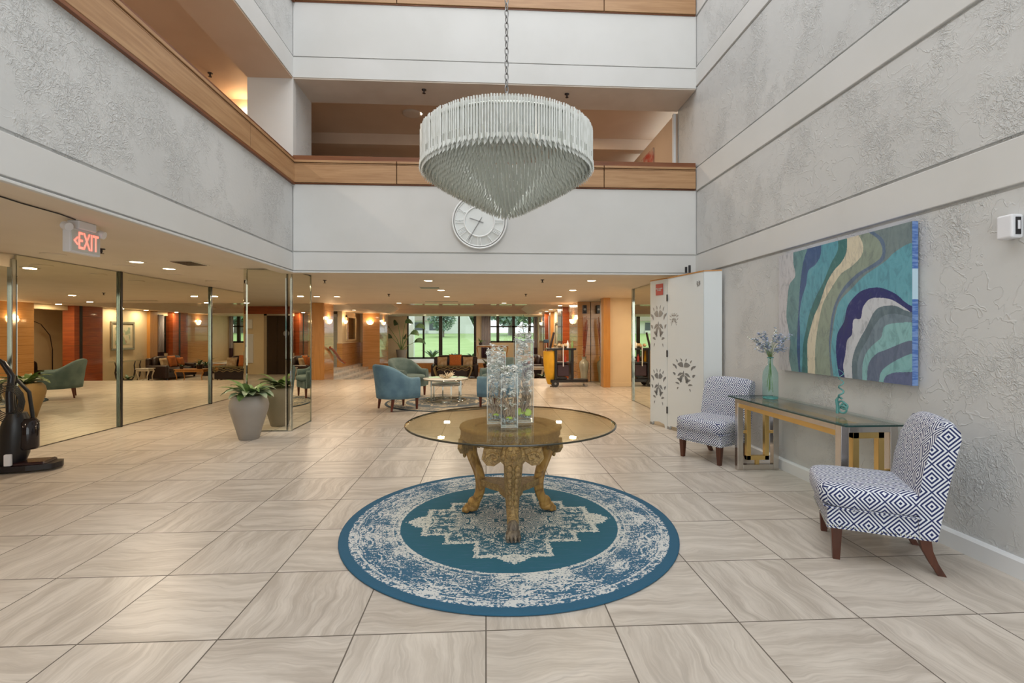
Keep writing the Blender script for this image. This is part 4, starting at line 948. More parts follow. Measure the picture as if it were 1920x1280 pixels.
# ---- planters
def leafy(t, z, R, n, L, W, seed, mname='leaf_pale', rise=(.5, 1.2), name='leaf'):
    rn = random.Random(seed)
    for k in range(n):
        a = k * 2.4 + rn.uniform(-.3, .3); b = MB(); rr = R * rn.random()
        b.leaf((rr * math.cos(a), rr * math.sin(a), z), a, L * rn.uniform(.75, 1.15), W * rn.uniform(.8, 1.1), rn.uniform(*rise), rn.uniform(1.1, 1.9), 7); b.build(name, mname if k % 3 else 'leaf_light', t)
for x, y, L, pm in ((-3.19, 6.62, 'grey clay urn planter with variegated leaves before the mirrored column', 'planter'), (-3.42, 8.45, 'clay urn planter hidden behind the mirrored column, seen in the left wall mirror', 'warm_lit_clay')):
    t = thing('urn_planter', (x, y, 0), 0, L, 'planter')
    b = MB(); b.lathe([(.118, 0), (.125, .01), (.155, .12), (.20, .28), (.235, .40), (.242, .46), (.228, .53), (.195, .575), (.175, .59), (.165, .585), (.165, .54), (.0, .54)], 40, cap=False)
    b.lathe([(.118, 0), (.001, 0)], 40, cap=False, smooth=False); b.build('urn', pm, t); MB().lathe([(.164, .535), (.16, .548), (.001, .55)], 24).build('soil', 'bark', t)
    leafy(t, .56, .06, 22, .34, .135, 3, rise=(.45, 1.2)); leafy(t, .56, .03, 6, .40, .09, 9, 'leaf_light', (1.0, 1.4))

# ---- exit sign
t = thing('exit_sign', (-3.42, 4.24, 0), 0, 'white ceiling exit sign with red letters and twin emergency lamps', 'exit sign')
MB().box(-.03, .03, -.155, .155, 2.09, 2.29).build('housing', 'white_plastic', t, .006)
MB().box(.0, .034, -.14, .14, 2.105, 2.275).build('face_plate', mat('sign_face', (.62, .66, .64), .35)[0], t)
text('EXIT', .205, 'exit_red', t, Matrix.Translation((.036, .022, 2.188)) @ Matrix.Rotation(PI / 2, 4, 'Z') @ Matrix.Rotation(PI / 2, 4, 'X'), .002, 'exit_letters', .50)
b = MB(); b.prism([(-.125, 2.19), (-.09, 2.225), (-.083, 2.217), (-.108, 2.19), (-.083, 2.163), (-.09, 2.155)], .034, .038, 'x'); b.build('arrow', 'exit_red', t)
MB().box(-.05, .05, -.09, .09, 2.29, 2.36).build('ceiling_mount', 'white_plastic', t, .008)
for y in (-.17, .17): MB().cyl((0, y, 2.30), (.045, y * 1.06, 2.285), .034, 16).build('lamp_head', 'white_plastic', t)
b = MB(); b.tube([(-3.05, 1.2, 2.352), (-3.2, 2.6, 2.352), (-3.32, 3.6, 2.352), (-3.32, 3.9, 2.352), (-3.36, 4.10, 2.352)], .005, 6); tag(b.build('sign_cable', 'black_matte'), 'thin dark cable running along the ceiling to the exit sign', 'cable')
# ================================================================ LOBBY FURNITURE
tag(MB().lathe([(1.22, .001), (1.24, .005), (1.235, .010), (1.22, .011)], 72).build('seating_rug', 'rug_grey', loc=(-.82, 9.95, 0)), 'round grey and cream medallion rug under the blue tub chairs', 'rug')
def tub(loc, rz, label, m):
    t = thing('tub_chair', (loc[0], loc[1], .0115), rz, label, 'armchair', 'velvet tub chairs around the chrome table')
    # U-shaped shell swept from one arm front around the back
    path = []; R = .335
    for k in range(6): path.append((-R, -.27 + .27 * k / 5, PI))
    for k in range(1, 20): a = PI - PI * k / 20; path.append((R * math.cos(a), R * 1.0 * math.sin(a) + .0, a))
    for k in range(6): path.append((R, 0 - .27 * k / 5, 0))
    rings = []
    for x, y, a in path:
        nx, ny = math.cos(a), math.sin(a); q = max(0, (y + .12) / .455); q = min(1, q); h = .60 + .245 * (q * q * (3 - 2 * q)); lean = .07 * q; sec = []
        for o, z in ((.045, .22), (.058, .32), (.06 + lean * .4, h * .7), (.052 + lean, h - .05), (.035 + lean, h - .012), (0 + lean, h), (-.03 + lean, h - .015), (-.045 + lean * .8, h - .06), (-.042 + lean * .3, .50), (-.035, .40), (-.035, .22)):
            sec.append((x + nx * o, y + ny * o, z))
        rings.append(sec)
    b = MB(); b.loft(rings, True, True); b.build('shell', m, t)
    MB().prism([(-.30, -.30), (.30, -.30), (.30, .05), (.18, .26), (-.18, .26), (-.30, .05)], .21, .36).build('seat_base', m, t, .02)
    b = MB(); b.ell((0, -.06, .415), (.295, .30, .07), 24, 10, .5); b.build('seat_cushion', m, t)
    for sx, y, s in ((-1, -.26, -1), (1, -.26, -1), (-1, .22, 1), (1, .22, 1)):
        b = MB(); b.loft([[(sx * .27 + dx * w + 0, y + o * s + dy * w, z) for dx, dy in ((-1, -1), (1, -1), (1, 1), (-1, 1))] for z, w, o in ((0, .014, .03 if s > 0 else 0), (.22, .024, 0))], True, False); b.build('leg', 'red_leg', t)
tub((-1.66, 9.06, 0), face(.80, .60), 'blue velvet tub chair at the left front of the chrome table, seen from behind', 'blue_velvet')
tub((-1.78, 11.0, 0), face(.80, -.60), 'blue tub chair, tinted greenish for the warm light on it, at the left rear of the chrome table', 'warmlit_velvet')
tub((.30, 11.05, 0), face(-.80, -.60), 'blue tub chair, tinted greenish for the warm light on it, at the right rear, behind the glass vases', 'warmlit_velvet')
tub((.26, 9.2, 0), face(-.85, .52), 'blue velvet tub chair at the right front, behind the glass vases', 'blue_velvet')
# nested chrome tables
def round_table(loc, R, h, topm, label, nl, ph):
    t = thing('coffee_table', loc, 0, label, 'coffee table'); b = MB(); b.lathe([(R - .015, h - .014), (R, h - .010), (R, h - .003), (R - .01, h), (.001, h)], 48); b.build('round_top', topm, t)
    b = MB(); b.loft([[((R + o) * math.cos(2 * PI * k / 48), (R + o) * math.sin(2 * PI * k / 48), z) for o, z in ((.004, h - .03), (-.02, h - .03), (-.02, h - .015), (.004, h - .015))] for k in range(48)], False, True, True, True)
    b.build('rim', 'chrome', t)
    b = MB(); r = R - .05; b.loft([[((r + o) * math.cos(2 * PI * k / 48), (r + o) * math.sin(2 * PI * k / 48), z) for o, z in ((.012, .002), (-.012, .002), (-.012, .02), (.012, .02))] for k in range(48)], False, True, True, True); b.build('foot_ring', 'chrome', t)
    for k in range(nl):
        a = ph + 2 * PI * k / nl; x, y = r * math.cos(a), r * math.sin(a); MB().box(x - .014, x + .014, y - .014, y + .014, .01, h - .02).build('leg', 'chrome', t)
round_table((-.85, 10.15, .011), .475, .47, mat('sky_white_top', (.86, .88, .88), .05)[0], 'taller round chrome coffee table, mirror top whitened for its sky reflection, in the seating group', 4, .9)  # white top colour stands for sky reflected in a mirror
round_table((-.82, 10.10, .0112), .33, .36, 'marble', 'lower round chrome table nested under the taller one', 4, .4)
t = thing('coral_centrepiece', (-.84, 10.1, .4815), 0, 'gold branching coral ornament on the round coffee table', 'ornament'); b = MB(); rn = random.Random(4)
for k in range(26):
    a = k * 2.4; e = rn.uniform(.15, .9); L = rn.uniform(.12, .22); p1 = (L * .5 * math.cos(a), L * .5 * math.sin(a), L * .35 * e); p2 = (L * math.cos(a + .2), L * math.sin(a + .2), L * .75 * e)
    b.tube([(0, 0, .02), p1, p2], [.012, .009, .004], 5); b.tube([p1, (p1[0] * 1.5 + .02, p1[1] * 1.4 - .02, p1[2] + .05)], [.008, .003], 5)
b.build('branches', 'champagne', t); MB().lathe([(.05, 0), (.06, .012), (.03, .03)], 16).build('foot', 'gold', t)
ZL = -.45
def pillow(parent_loc, m, w, rz, tilt, label, grp='sofa cushions'):
    b = MB(); n = 12; vs = []; fs = []
    b.M = Matrix.Rotation(tilt, 4, 'X')
    for sgn in (1, -1):
        g = []
        for j in range(n + 1):
            for i in range(n + 1):
                u = i / n * 2 - 1; v_ = j / n * 2 - 1; th = .075 * max(0, (1 - u ** 4) * (1 - v_ ** 4)) ** .5; k = 1 - .08 * (1 - abs(u)) * abs(v_) - .0
                g.append((u * w / 2 * (1 - .07 * (1 - v_ * v_)), sgn * th, w / 2 + v_ * w / 2 * (1 - .07 * (1 - u * u))))
        f = [(j * (n + 1) + i, j * (n + 1) + i + 1, (j + 1) * (n + 1) + i + 1, (j + 1) * (n + 1) + i) for j in range(n) for i in range(n)]
        b.add(g, f if sgn > 0 else [q[::-1] for q in f], True)
    o = b.build('throw_pillow', m, None, loc=parent_loc, rz=rz); tag(o, label, 'pillow', grp); return o
def sofa(loc, rz, W, label):
    t = thing('leather_sofa', loc, rz, label, 'sofa', 'dark leather sofas'); h = W / 2
    MB().box(-h + .1, h - .1, -.42, .35, .08, .30).build('base', 'leather', t, .03)
    for sx in (-1, 1):
        MB().box(min(sx * h, sx * (h - .2)), max(sx * h, sx * (h - .2)), -.45, .40, .06, .60).build('arm', 'leather', t, .07, 4)
        b = MB(); b.ell((sx * (h - .2) / 2, -.06, .38), ((h - .2) / 2, .38, .10), 20, 8, .4); b.build('seat_cushion', 'leather', t)
        b = MB(); b.ell((sx * (h - .2) / 2, .22, .68), ((h - .18) / 2, .14, .27), 20, 10, .5); b.build('back_cushion', 'leather', t)
        for y in (-.38, .34): MB().box(sx * (h - .1) - .03, sx * (h - .1) + .03, y - .03, y + .03, 0, .08).build('foot', 'ebony', t)
    MB().box(-h + .05, h - .05, .26, .44, .1, .88).build('back_frame', 'leather', t, .07, 4)
sofa((-1.30, 20.3, ZL), 0, 1.95, 'dark leather sofa facing the camera under the tall lounge window')
for x, m, w, L in ((-1.82, 'cream_fabric', .42, 'patterned cushion at the left end of the leather sofa'), (-1.28, 'orange_fabric', .52, 'plain orange cushion in the middle of the leather sofa'), (-.76, 'cream_fabric', .42, 'patterned cushion at the right end of the leather sofa')):
    pillow((x, 20.02, ZL + .49), m, w, 0, -.25, L)
sofa((2.0, 20.7, ZL), face(-1, 0), 2.0, 'dark leather sofa along the right wall of the lounge, seen in the left mirror')
for y, m, w, L in ((20.15, 'cream_fabric', .40, 'cream cushion on the sofa by the right wall'), (20.67, 'orange_fabric', .48, 'large orange cushion on the sofa by the right wall'), (21.2, 'orange_fabric', .38, 'small orange cushion on the sofa by the right wall')):
    pillow((1.90, y, ZL + .485), m, w, face(-1, 0), -.25, L)
sofa((4.2, 16.6, ZL), face(-1, 0), 1.9, 'dark leather sofa in the side room seen through the opening in the mirror')
# ornate table before the sofa
t = thing('ornate_console', (-1.30, 19.0, ZL), 0, 'gilded low table with wavy apron in front of the leather sofa', 'table')
MB().box(-.80, .80, -.22, .22, .60, .63).build('glass_top', 'console_glass', t, .006)
for sx in (-1, 1):
    for y in (-.16, .16):
        b = MB(); b.tube([(sx * .64, y, 0), (sx * .60, y, .10), (sx * .70, y, .34), (sx * .74, y, .5), (sx * .66, y, .60)], [.03, .025, .035, .035, .03], 8); b.build('leg', 'gilt', t)
for y in (-.17, .17):
    b = MB()
    for dz in (0, -.09): b.tube([(x, y, .52 + dz + .028 * math.sin(x * 22)) for x in np.linspace(-.62, .62, 60)], .012, 6)
    b.tube([(-.66, y, .585), (.66, y, .585)], .014, 6)
    b.build('wavy_apron', 'gilt', t)
MB().box(-.56, .56, -.14, .14, .12, .44).build('dark_shelf_box', 'ebony', t)
# lounge coffee table, side table, picture, console
def curvy(name, loc, rz, w, d, h, label, topm, legm, cat='table'):
    t = thing(name, loc, rz, label, cat); MB().box(-w / 2, w / 2, -d / 2, d / 2, h - .035, h).build('table_top', topm, t, .008)
    MB().box(-w / 2 + .05, w / 2 - .05, -d / 2 + .04, d / 2 - .04, h - .11, h - .036).build('apron', legm, t)
    for sx in (-1, 1):
        for sy in (-1, 1):
            x, y = sx * (w / 2 - .06), sy * (d / 2 - .06)
            b = MB(); b.tube([(x, y, h - .05), (x + sx * .03, y, h * .78), (x - sx * .03, y, h * .4), (x - sx * .02, y, h * .15), (x + sx * .035, y, 0)], [.03, .032, .018, .014, .022], 8); b.build('leg', legm, t)
    return t
curvy('wood_table', (.25, 19.2, ZL), 0, 1.1, .6, .50, 'honey wood coffee table with curved legs in the sunken lounge', 'panel_plain', 'panel_plain', 'coffee table')
curvy('side_table', (2.1, 19.3, ZL), 0, .5, .4, .52, 'small stone side table with curved white legs beside the right wall sofa', 'marble', 'cream')
curvy('console_table', (.35, 26.2, 0), 0, 1.75, .42, .78, 'honey wood console with curved legs under the gridded window', 'marble', 'panel_plain', 'console table')
t = thing('glass_console', (2.70, 19.25, ZL), 0, 'glass console on black horn legs under the flower picture', 'console table')
MB().box(-.20, .20, -.75, .75, .80, .82).build('glass_top', 'console_glass', t)
for y in (-.55, -.25, .25, .55):
    s_ = 1 if y > 0 else -1
    b = MB(); b.tube([(0, y + s_ * .12, .79), (0, y + s_ * .06, .62), (0, y + s_ * .10, .4), (0, y + s_ * .05, .2), (0, y - s_ * .08, .02)], [.015, .022, .026, .028, .02], 8); b.build('horn_leg', 'ebony', t)
t = thing('glass_jar', (2.70, 19.85, ZL + .82), 0, 'round clear glass jar on the right end of the wall console', 'jar'); MB().lathe([(.09, 0), (.13, .06), (.12, .16), (.06, .22), (.06, .26), (.08, .28)], 20, cap=False).build('jar_body', 'vase_glass', t)
t = thing('glass_jar', (2.70, 18.75, ZL + .82), 0, 'low glass bowl at the left end of the wall console', 'bowl'); MB().lathe([(.05, 0), (.12, .05), (.16, .10), (.17, .12)], 20, cap=False).build('bowl_body', 'vase_glass', t)
t = thing('framed_picture', (2.925, 19.25, 1.33), 0, 'framed flower print in a silver frame above the wall console', 'picture')
b = MB()
for q in ((-.60, .60, .46, .55), (-.60, .60, -.55, -.46), (-.60, -.52, -.46, .46), (.52, .60, -.46, .46)): b.box(-.05, 0, q[0], q[1], q[2], q[3])
b.build('frame', 'frame_silver', t, .01); MB().box(-.02, -.001, -.52, .52, -.46, .46).build('mount', 'picture_mat', t); MB().box(-.026, -.02, -.38, .38, -.33, .33).build('print', 'print', t)
def plant(loc, label, L=.35, n=9, seed=1, pot=(.12, .16), potm='ebony', leafn='leaf', W=.08, rise=(.6, 1.3), name='potted_plant'):
    t = thing(name, loc, 0, label, 'plant'); r, h = pot; MB().lathe([(r * .7, 0), (r, h * .9), (r * 1.05, h), (r * .9, h), (r * .85, h * .85), (.001, h * .85)], 20, cap=False).build('pot', potm, t)
    b = MB(); rn = random.Random(seed)
    for k in range(n): b.leaf((0, 0, h * .85), k * 2.4 + rn.random() * .5, L * rn.uniform(.7, 1.2), W, rn.uniform(*rise), rn.uniform(.8, 1.8), 6)
    b.build('leaves', leafn, t); return t
plant((2.2, 18.55, ZL), 'dark leafy plant on the floor in front of the glass console', .28, 12, 2)
plant((.0, 19.2, ZL + .50), 'leafy plant standing on the honey wood coffee table', .3, 9, 4)
plant((.62, 19.1, ZL + .50), 'small pale plant beside the leafy one on the coffee table', .2, 7, 5, (.07, .09))
plant((1.3, 21.9, ZL + .0), 'dark plant in a black pot beyond the right wall sofa', .6, 11, 6, (.18, .45))
t = thing('glass_figure', (.75, 26.2, .78), 0, 'small clear glass figure on the window console', 'ornament'); MB().lathe([(.09, 0), (.09, .03), (.03, .05), (.06, .16), (.02, .30), (.05, .36), (.0, .42)], 14).build('figure', 'vase_glass', t)
plant((-.3, 26.15, .78), 'green leafy plant on the left end of the window console', .5, 8, 8, (.1, .14), 'ebony', 'leaf_light')
# bird of paradise by the tall window
t = thing('bird_of_paradise', (-4.55, 26.0, 0), 0, 'tall bird of paradise plant in a clay pot at the left of the tall window', 'plant')
MB().lathe([(.20, 0), (.29, .52), (.31, .55), (.27, .55), (.26, .48), (.001, .48)], 24, cap=False).build('pot', 'planter', t)
b = MB(); s_ = MB(); rn = random.Random(3)
for az, h, r, sz in ((2.7, 1.75, .75, .75), (2.2, 1.95, .35, .55), (.7, 2.0, .25, .6), (0.1, 1.75, .75, .6), (-.2, 1.4, .5, .55), (.2, .95, .7, .7), (-1.2, 1.2, .4, .5), (3.3, 1.2, .5, .45)):
    e = (r * math.cos(az), r * math.sin(az) * .5, h); s_.tube([(0, 0, .48), (e[0] * .35, e[1] * .35, .48 + (h - .48) * .5), e], [.022, .018, .010], 6); b.leaf(e, az, sz, .34, .5, 1.6, 8, .2, .9)
for k in range(12): b.leaf((0, 0, .5), k * 2.4, .3, .12, .5, 1.4, 5)
s_.build('stalks', 'leaf_light', t); b.build('leaves', 'leaf', t)
for x, L, sd in ((-3.1, 'leafy shrub outside the tall window at its left', 1), (-1.85, 'leafy shrub outside the middle of the tall window', 2), (-.75, 'leafy shrub outside the tall window at its right', 3)):
    t = thing('garden_plant', (x, 27.9, -.12), 0, L, 'plant'); b = MB()
    for k in range(9 if sd == 1 else 7): b.leaf((0, 0, .0), k * 2.4 + sd, .95 if sd == 1 else .62, .16, 1.05, .9, 6)
    b.build('leaves', 'leaf', t); MB().cyl((0, 0, 0), (0, 0, .25), .02, 6).build('stem', 'leaf_light', t)
# curtains
def curtain(x0, x1, y, z0, z1, label, axis='x'):
    t = thing('curtain', ((x0 + x1) / 2, y, 0) if axis == 'x' else (y, (x0 + x1) / 2, 0), 0, label, 'curtain', 'two tone curtains'); n = 40; h = (x1 - x0) / 2; rings = []
    b = MB(); vs = []
    for i in range(n + 1):
        u = -h + 2 * h * i / n; d = .045 * math.sin(i / n * PI * 2 * 5) + .01 * math.sin(i * 1.7)
        for z in (z0, (z0 + z1) / 2, z1): vs.append((u, d, z) if axis == 'x' else (d, u, z))
    b.add(vs, [(i * 3 + j, i * 3 + 3 + j, i * 3 + 4 + j, i * 3 + 1 + j) for i in range(n) for j in range(2)], True); b.build('drape', 'curtain', t, solid=.006)
    b = MB(); (b.tube([(-h, 0, z1 + .02), (h, 0, z1 + .02)], .015, 8) if axis == 'x' else b.tube([(0, -h, z1 + .02), (0, h, z1 + .02)], .015, 8)); b.build('rod', 'ebony', t)
curtain(wx(903), wx(920), 26.88, .05, 2.5, 'grey and dark plum curtain at the left of the gridded window')
curtain(wx(1000), wx(1016), 26.88, .05, 2.5, 'grey and dark plum curtain at the right of the gridded window')
curtain(21.12, 21.5, 2.86, -.1, 2.2, 'grey and plum curtain at the narrow side window of the lounge', 'y')

# ---- sconces
def sconce(loc, rz, label):
    t = thing('wall_sconce', loc, rz, label, 'wall light', 'half bowl wall sconces'); b = MB(); n = 16; rings = []
    for i in range(7):
        a = PI / 2 * i / 6; r = .155 * math.cos(a) ** .8 if i < 6 else .004; z = -.145 * math.sin(a); rings.append([(r * math.cos(PI + PI * j / n), r * .72 * math.sin(PI + PI * j / n) , z) for j in range(n + 1)])
    b.loft(rings, False, True, False); b.build('glass_bowl', 'sconce_glass', t)
    MB().box(-.05, .05, -.004, .0, -.16, .0).build('back_plate', 'dark_bronze', t)
    l = bpy.data.lights.new('sconce_bulb', 'POINT'); l.energy = 7; l.color = (1, .66, .36); l.shadow_soft_size = .05; o = bpy.data.objects.new('sconce_bulb', l); COL.objects.link(o); o.parent = t; o.location = (0, -.08, .04)
XA = -4.955
sconce((XA, 15.35, 1.86), face(1, 0), 'lit half bowl sconce on the left plank pilaster')
sconce(((xa + xb) / 2 - .05, 22.49, 1.97), 0, 'lit half bowl sconce facing the camera on the lounge corner pilaster')
sconce((xb + .005, 23.3, 1.97), face(1, 0), 'lit half bowl sconce on the side of the lounge corner pilaster')
sconce((2.705, 14.75, 1.86), face(-1, 0), 'lit half bowl sconce on the right pilaster above the cleaning cart')
sconce((2.795, 23.9, 1.97), face(-1, 0), 'lit half bowl sconce far right by the gridded window')
sconce((-6.015, 20.75, 1.97), face(1, 0), 'lit half bowl sconce above the wainscot')
sconce((-3.97, 8.145, 5.02), 0, 'lit lamp upstairs behind the left balcony rail')

# ---- ceiling fittings
def downlight(x, y, z, label, power=19.5, grp='recessed downlights in the lobby ceiling'):
    t = thing('recessed_downlight', (x, y, z), 0, label, 'downlight', grp)
    MB().lathe([(.075, -.004), (.105, -.006), (.108, 0), (.075, 0), (.075, -.004)], 24, cap=False).build('trim_ring', 'cream', t)
    MB().lathe([(.075, -.003), (.001, -.003)], 20, cap=False, smooth=False).build('lamp_lens', 'lamp', t)
    l = bpy.data.lights.new('lamp', 'AREA'); l.shape = 'DISK'; l.size = .14; l.energy = power; l.color = (1, .80, .57); o = bpy.data.objects.new('lamp', l); COL.objects.link(o); o.parent = t; o.location = (0, 0, -.012)
def dl(px, py, L, z=ZC, **k): x, y, _ = atz(px, py, z); downlight(x, y, z, L, **k)
for px, py, L in ((803, 526, 'recessed downlight over the seating group, nearest of the left row'), (827, 544, 'recessed downlight, second of the left row over the seating'), (838, 556, 'recessed downlight, third of the left row over the seating'),
    (1109, 526, 'recessed downlight, nearest of the right row before the folding screen'), (1074, 544, 'recessed downlight, second of the right row'), (1048, 556, 'recessed downlight, third of the right row'),
    (632, 556, 'recessed downlight right beside the left plank pilaster, nearer one'), (748, 568, 'recessed downlight just left of the ceiling tray'), (945, 568, 'recessed downlight at the front right of the ceiling tray'),
    (256, 491, 'recessed downlight on the left between the exit sign and the mirrored column')):
    dl(px, py, L)
for x, y, L in ((-6.3, 17.0, 'recessed downlight beyond the left plank pilaster'), (-5.3, 19.5, 'recessed downlight over the marble steps'), (2.5, 16.0, 'recessed downlight by the red-brown pilaster'), (2.55, 18.7, 'recessed downlight over the left of the flower picture'), (2.55, 20.0, 'recessed downlight over the right of the flower picture'),
    (2.5, 21.8, 'recessed downlight before the far red-brown pilaster'), (-4.6, 7.2, 'recessed downlight left of the mirrored column by the wall mirror'), (-4.3, 12.4, 'recessed downlight between the mirrored column and the left pilaster'), (-4.4, 1.2, 'recessed downlight over the vacuum cleaner side'), (-7.3, -.8, 'recessed downlight in the elevator lobby'), (-7.2, 3.5, 'recessed downlight left beyond the wall mirror'), (3.8, 11.2, 'recessed downlight in the recess on the right'), (4.1, 16.2, 'added fill downlight in the side room off the lounge')):  # side room downlight is added to brighten the wall there
    downlight(x, y, ZC, L)
for x, y, L in ((-3.2, 25.2, 'recessed downlight before the tall window'), (.6, 25.2, 'recessed downlight before the gridded window')): downlight(x, y, 2.39, L, 16)
for x, y, L in ((-4.6, 1.5, 'recessed corridor lamp upstairs on the left, nearer'), (-4.6, 5.0, 'recessed corridor lamp upstairs on the left, farther'), (-1.2, 8.5, 'recessed corridor lamp behind the back balcony, left'), (1.6, 8.5, 'recessed corridor lamp behind the back balcony, right')):
    downlight(x, y, 5.3, L, 22, 'corridor lamps upstairs')
def sprink(x, y, z, label):
    t = thing('ceiling_sprinkler', (x, y, z), 0, label, 'sprinkler', 'ceiling sprinklers')
    MB().lathe([(.035, 0), (.035, -.008), (.012, -.012), (.012, -.04), (.004, -.05)], 12).build('stem', 'ebony', t); MB().lathe([(.024, -.055), (.024, -.051), (.001, -.05)], 12).build('deflector', 'ebony', t)
for px, py, z, L in ((795, 168, 5.02, 'ceiling sprinkler under the upper back balcony, left of the chandelier'), (1063, 176, 5.02, 'ceiling sprinkler under the upper back balcony, right of the chandelier'), (1017, 524, ZC, 'ceiling sprinkler in the lobby right of centre, nearer'), (609, 525, ZC, 'ceiling sprinkler just right of the mirrored column'),
    (729, 551, ZC, 'ceiling sprinkler over the blue tub chair'), (986, 551, ZC, 'ceiling sprinkler in the lobby right of centre, farther'), (190, 466, ZC, 'ceiling sprinkler right behind the exit sign'), (394, 137, 5.3, 'ceiling sprinkler upstairs behind the left balcony rail')):
    sprink(*atz(px, py, z), L)
def vent(px, py, w, d, label, m='ebony'):
    x, y, z = atz(px, py, ZC); t = thing('ceiling_vent', (x, y, ZC), 0, label, 'vent'); MB().box(-w / 2, w / 2, -d / 2, d / 2, -.008, 0).build('frame', 'cream', t, .003)
    b = MB(); n = max(2, int(d / .05))
    for k in range(n): y0 = -d / 2 + .02 + k * (d - .03) / n; b.box(-w / 2 + .02, w / 2 - .02, y0, y0 + .03, -.012, -.007)
    b.build('slots', m, t)
vent(355, 493, .30, .42, 'square dark slotted vent in the ceiling left of the mirrored column'); vent(806, 539, .42, .25, 'small slotted vent in the ceiling over the seating group'); vent(828, 565, 1.0, .12, 'long narrow slot diffuser before the ceiling tray')
for px, py, L in ((100, 476, 'flush round ceiling speaker left below the exit sign'), (232, 498, 'flush round ceiling speaker near the wall mirror'), (330, 515, 'flush round ceiling speaker near the middle chrome strip'), (400, 527, 'flush round ceiling speaker farthest along the wall mirror')):
    x, y, z = atz(px, py, ZC); tag(MB().lathe([(.12, 0), (.12, -.008), (.11, -.010), (.001, -.009)], 24).build('ceiling_speaker', 'lobby_ceiling', loc=(x, y, z)), L, 'speaker', 'flush ceiling speakers')
x, y, z = atz(772, 212, 5.3); tag(MB().lathe([(.16, 0), (.16, -.02), (.12, -.03), (.001, -.03)], 24).build('ceiling_disc', 'soffit_paint', loc=(x, y, z)), 'pale round ceiling disc behind the back balcony', 'smoke detector')
t = thing('wall_speaker', (2.90, 13.97, 2.13), 0, 'small black speaker high on the plank pilaster', 'speaker'); MB().box(-.055, .055, -.1, .03, -.12, .12).build('cabinet', 'black', t, .01); b = MB(); b.M = Matrix.Translation((0, -.101, 0)) @ Matrix.Rotation(PI / 2, 4, 'X'); b.lathe([(.035, 0), (.03, .004), (.001, -.004)], 16); b.build('cone', 'grey_metal', t)
t = thing('corridor_picture', (XR - .025, 8.9, 4.52), 0, 'red and cream picture hanging upstairs at the right of the back balcony', 'picture'); MB().box(-.03, 0, -.32, .32, -.45, .30).build('canvas', 'redart', t)

# ---- floor vase with bamboo
t = thing('floor_vase', (2.84, 13.72, 0), 0, 'tall silver floor vase holding red-brown branches beside the plank pilaster', 'vase')
MB().lathe([(.085, 0), (.09, .02), (.10, .25), (.135, .46), (.14, .53), (.12, .60), (.07, .645), (.055, .68), (.07, .74), (.085, .75), (.07, .745)], 32, cap=False).build('vase_body', 'silver_vase', t)
b = MB(); rn = random.Random(3); fl = MB()
for k in range(12): a = rn.random() * 6.28; r = rn.uniform(.02, .10); b.tube([(0, 0, .3), (.02 * math.cos(a), .02 * math.sin(a), .74), (.04 + r * math.cos(a) * .9, r * math.sin(a), 1.6 + rn.random() * .35)], [.012, .012, .007], 6)
b.build('branches', 'redwood', t)
for k in range(40): a = rn.random() * 6.28; r = rn.random() * .07; fl.ell((r * math.cos(a), r * math.sin(a), .78 + rn.random() * .28), (.010, .010, .010), 5, 4)
fl.build('dried_buds', 'cream_fabric', t)

# ---- cleaning cart
cx, cy_ = 2.13, 12.75
t = thing('cleaning_cart', (cx, cy_, 0), 0, 'black janitor cart with a hanging yellow bag by the right wall', 'cart')
MB().prism([(-.42, -.22), (.55, -.16), (.60, -.1), (.60, .1), (.55, .16), (-.42, .22)], .12, .20).build('base_platform', 'black', t, .02)
MB().box(-.28, .02, -.18, .18, .20, .26).build('bucket_well', 'black', t, .02)
for x in (-.28, .16): MB().box(x - .035, x + .035, -.2, .2, .2, 1.0).build('upright', 'black', t, .01)
MB().box(-.52, .26, -.22, .22, .98, 1.03).build('top_tray', 'black', t, .01); MB().box(-.30, .18, -.21, .21, .62, .66).build('middle_shelf', 'black', t, .008); MB().box(-.24, .08, -.16, .16, .28, .60).build('storage_bin', mat('maroon_bin', (.045, .02, .03), .4)[0], t, .02)
for y in (-.24, .2):
    b = MB(); b.cyl((-.30, y, .095), (-.30, y + .045, .095), .095, 20); w = b.build('rear_wheel', 'black_matte', t, .008); MB().cyl((-.30, y - .004, .095), (-.30, y + .049, .095), .03, 12).build('hub', 'grey_metal', w)
for y in (-.13, .11): b = MB(); b.cyl((.54, y, .04), (.54, y + .025, .04), .04, 14); w = b.build('caster', 'grey_metal', t); MB().box(.52, .56, y - .005, y + .03, .05, .12).build('caster_fork', 'steel', w)
b = MB(); rings = []
for z, w, o in ((.95, .19, 0), (.7, .20, .01), (.4, .18, .02), (.15, .13, .03), (.06, .08, .02)): rings.append([(-.42 + o + w * .95 * math.cos(2 * PI * j / 20) * (1 + .06 * math.cos(5 * 2 * PI * j / 20)), w * 1.0 * math.sin(2 * PI * j / 20) * (1 + .06 * math.cos(5 * 2 * PI * j / 20)), z) for j in range(20)])
b.loft(rings); b.build('yellow_bag', 'mop_yellow', t)
MB().cyl((-.09, -.235, .55), (-.09, -.225, 1.12), .014, 8).build('white_handle', 'white_plastic', t)
b = MB(); b.tube([(-.5, -.05, .9), (-.53, -.08, 1.18)], .01, 6); b.build('brush_handle', 'cream', t); MB().box(-.60, -.46, -.12, -.02, 1.17, 1.26).build('brush_head', mat('brush_blue', (.02, .05, .09), .6)[0], t, .02)
b = MB(); b.tube([(-.40, .05, 1.03), (-.30, .05, 1.45)], .03, 8); b.build('folded_duster', 'ebony', t)
rn = random.Random(6); b = MB()
for k in range(16): b.ell((rn.uniform(-.3, .15), rn.uniform(-.15, .15), 1.06 + rn.random() * .06), (.05, .05, .04), 8, 6)
b.build('cleaning_cloths', 'cream_fabric', t)
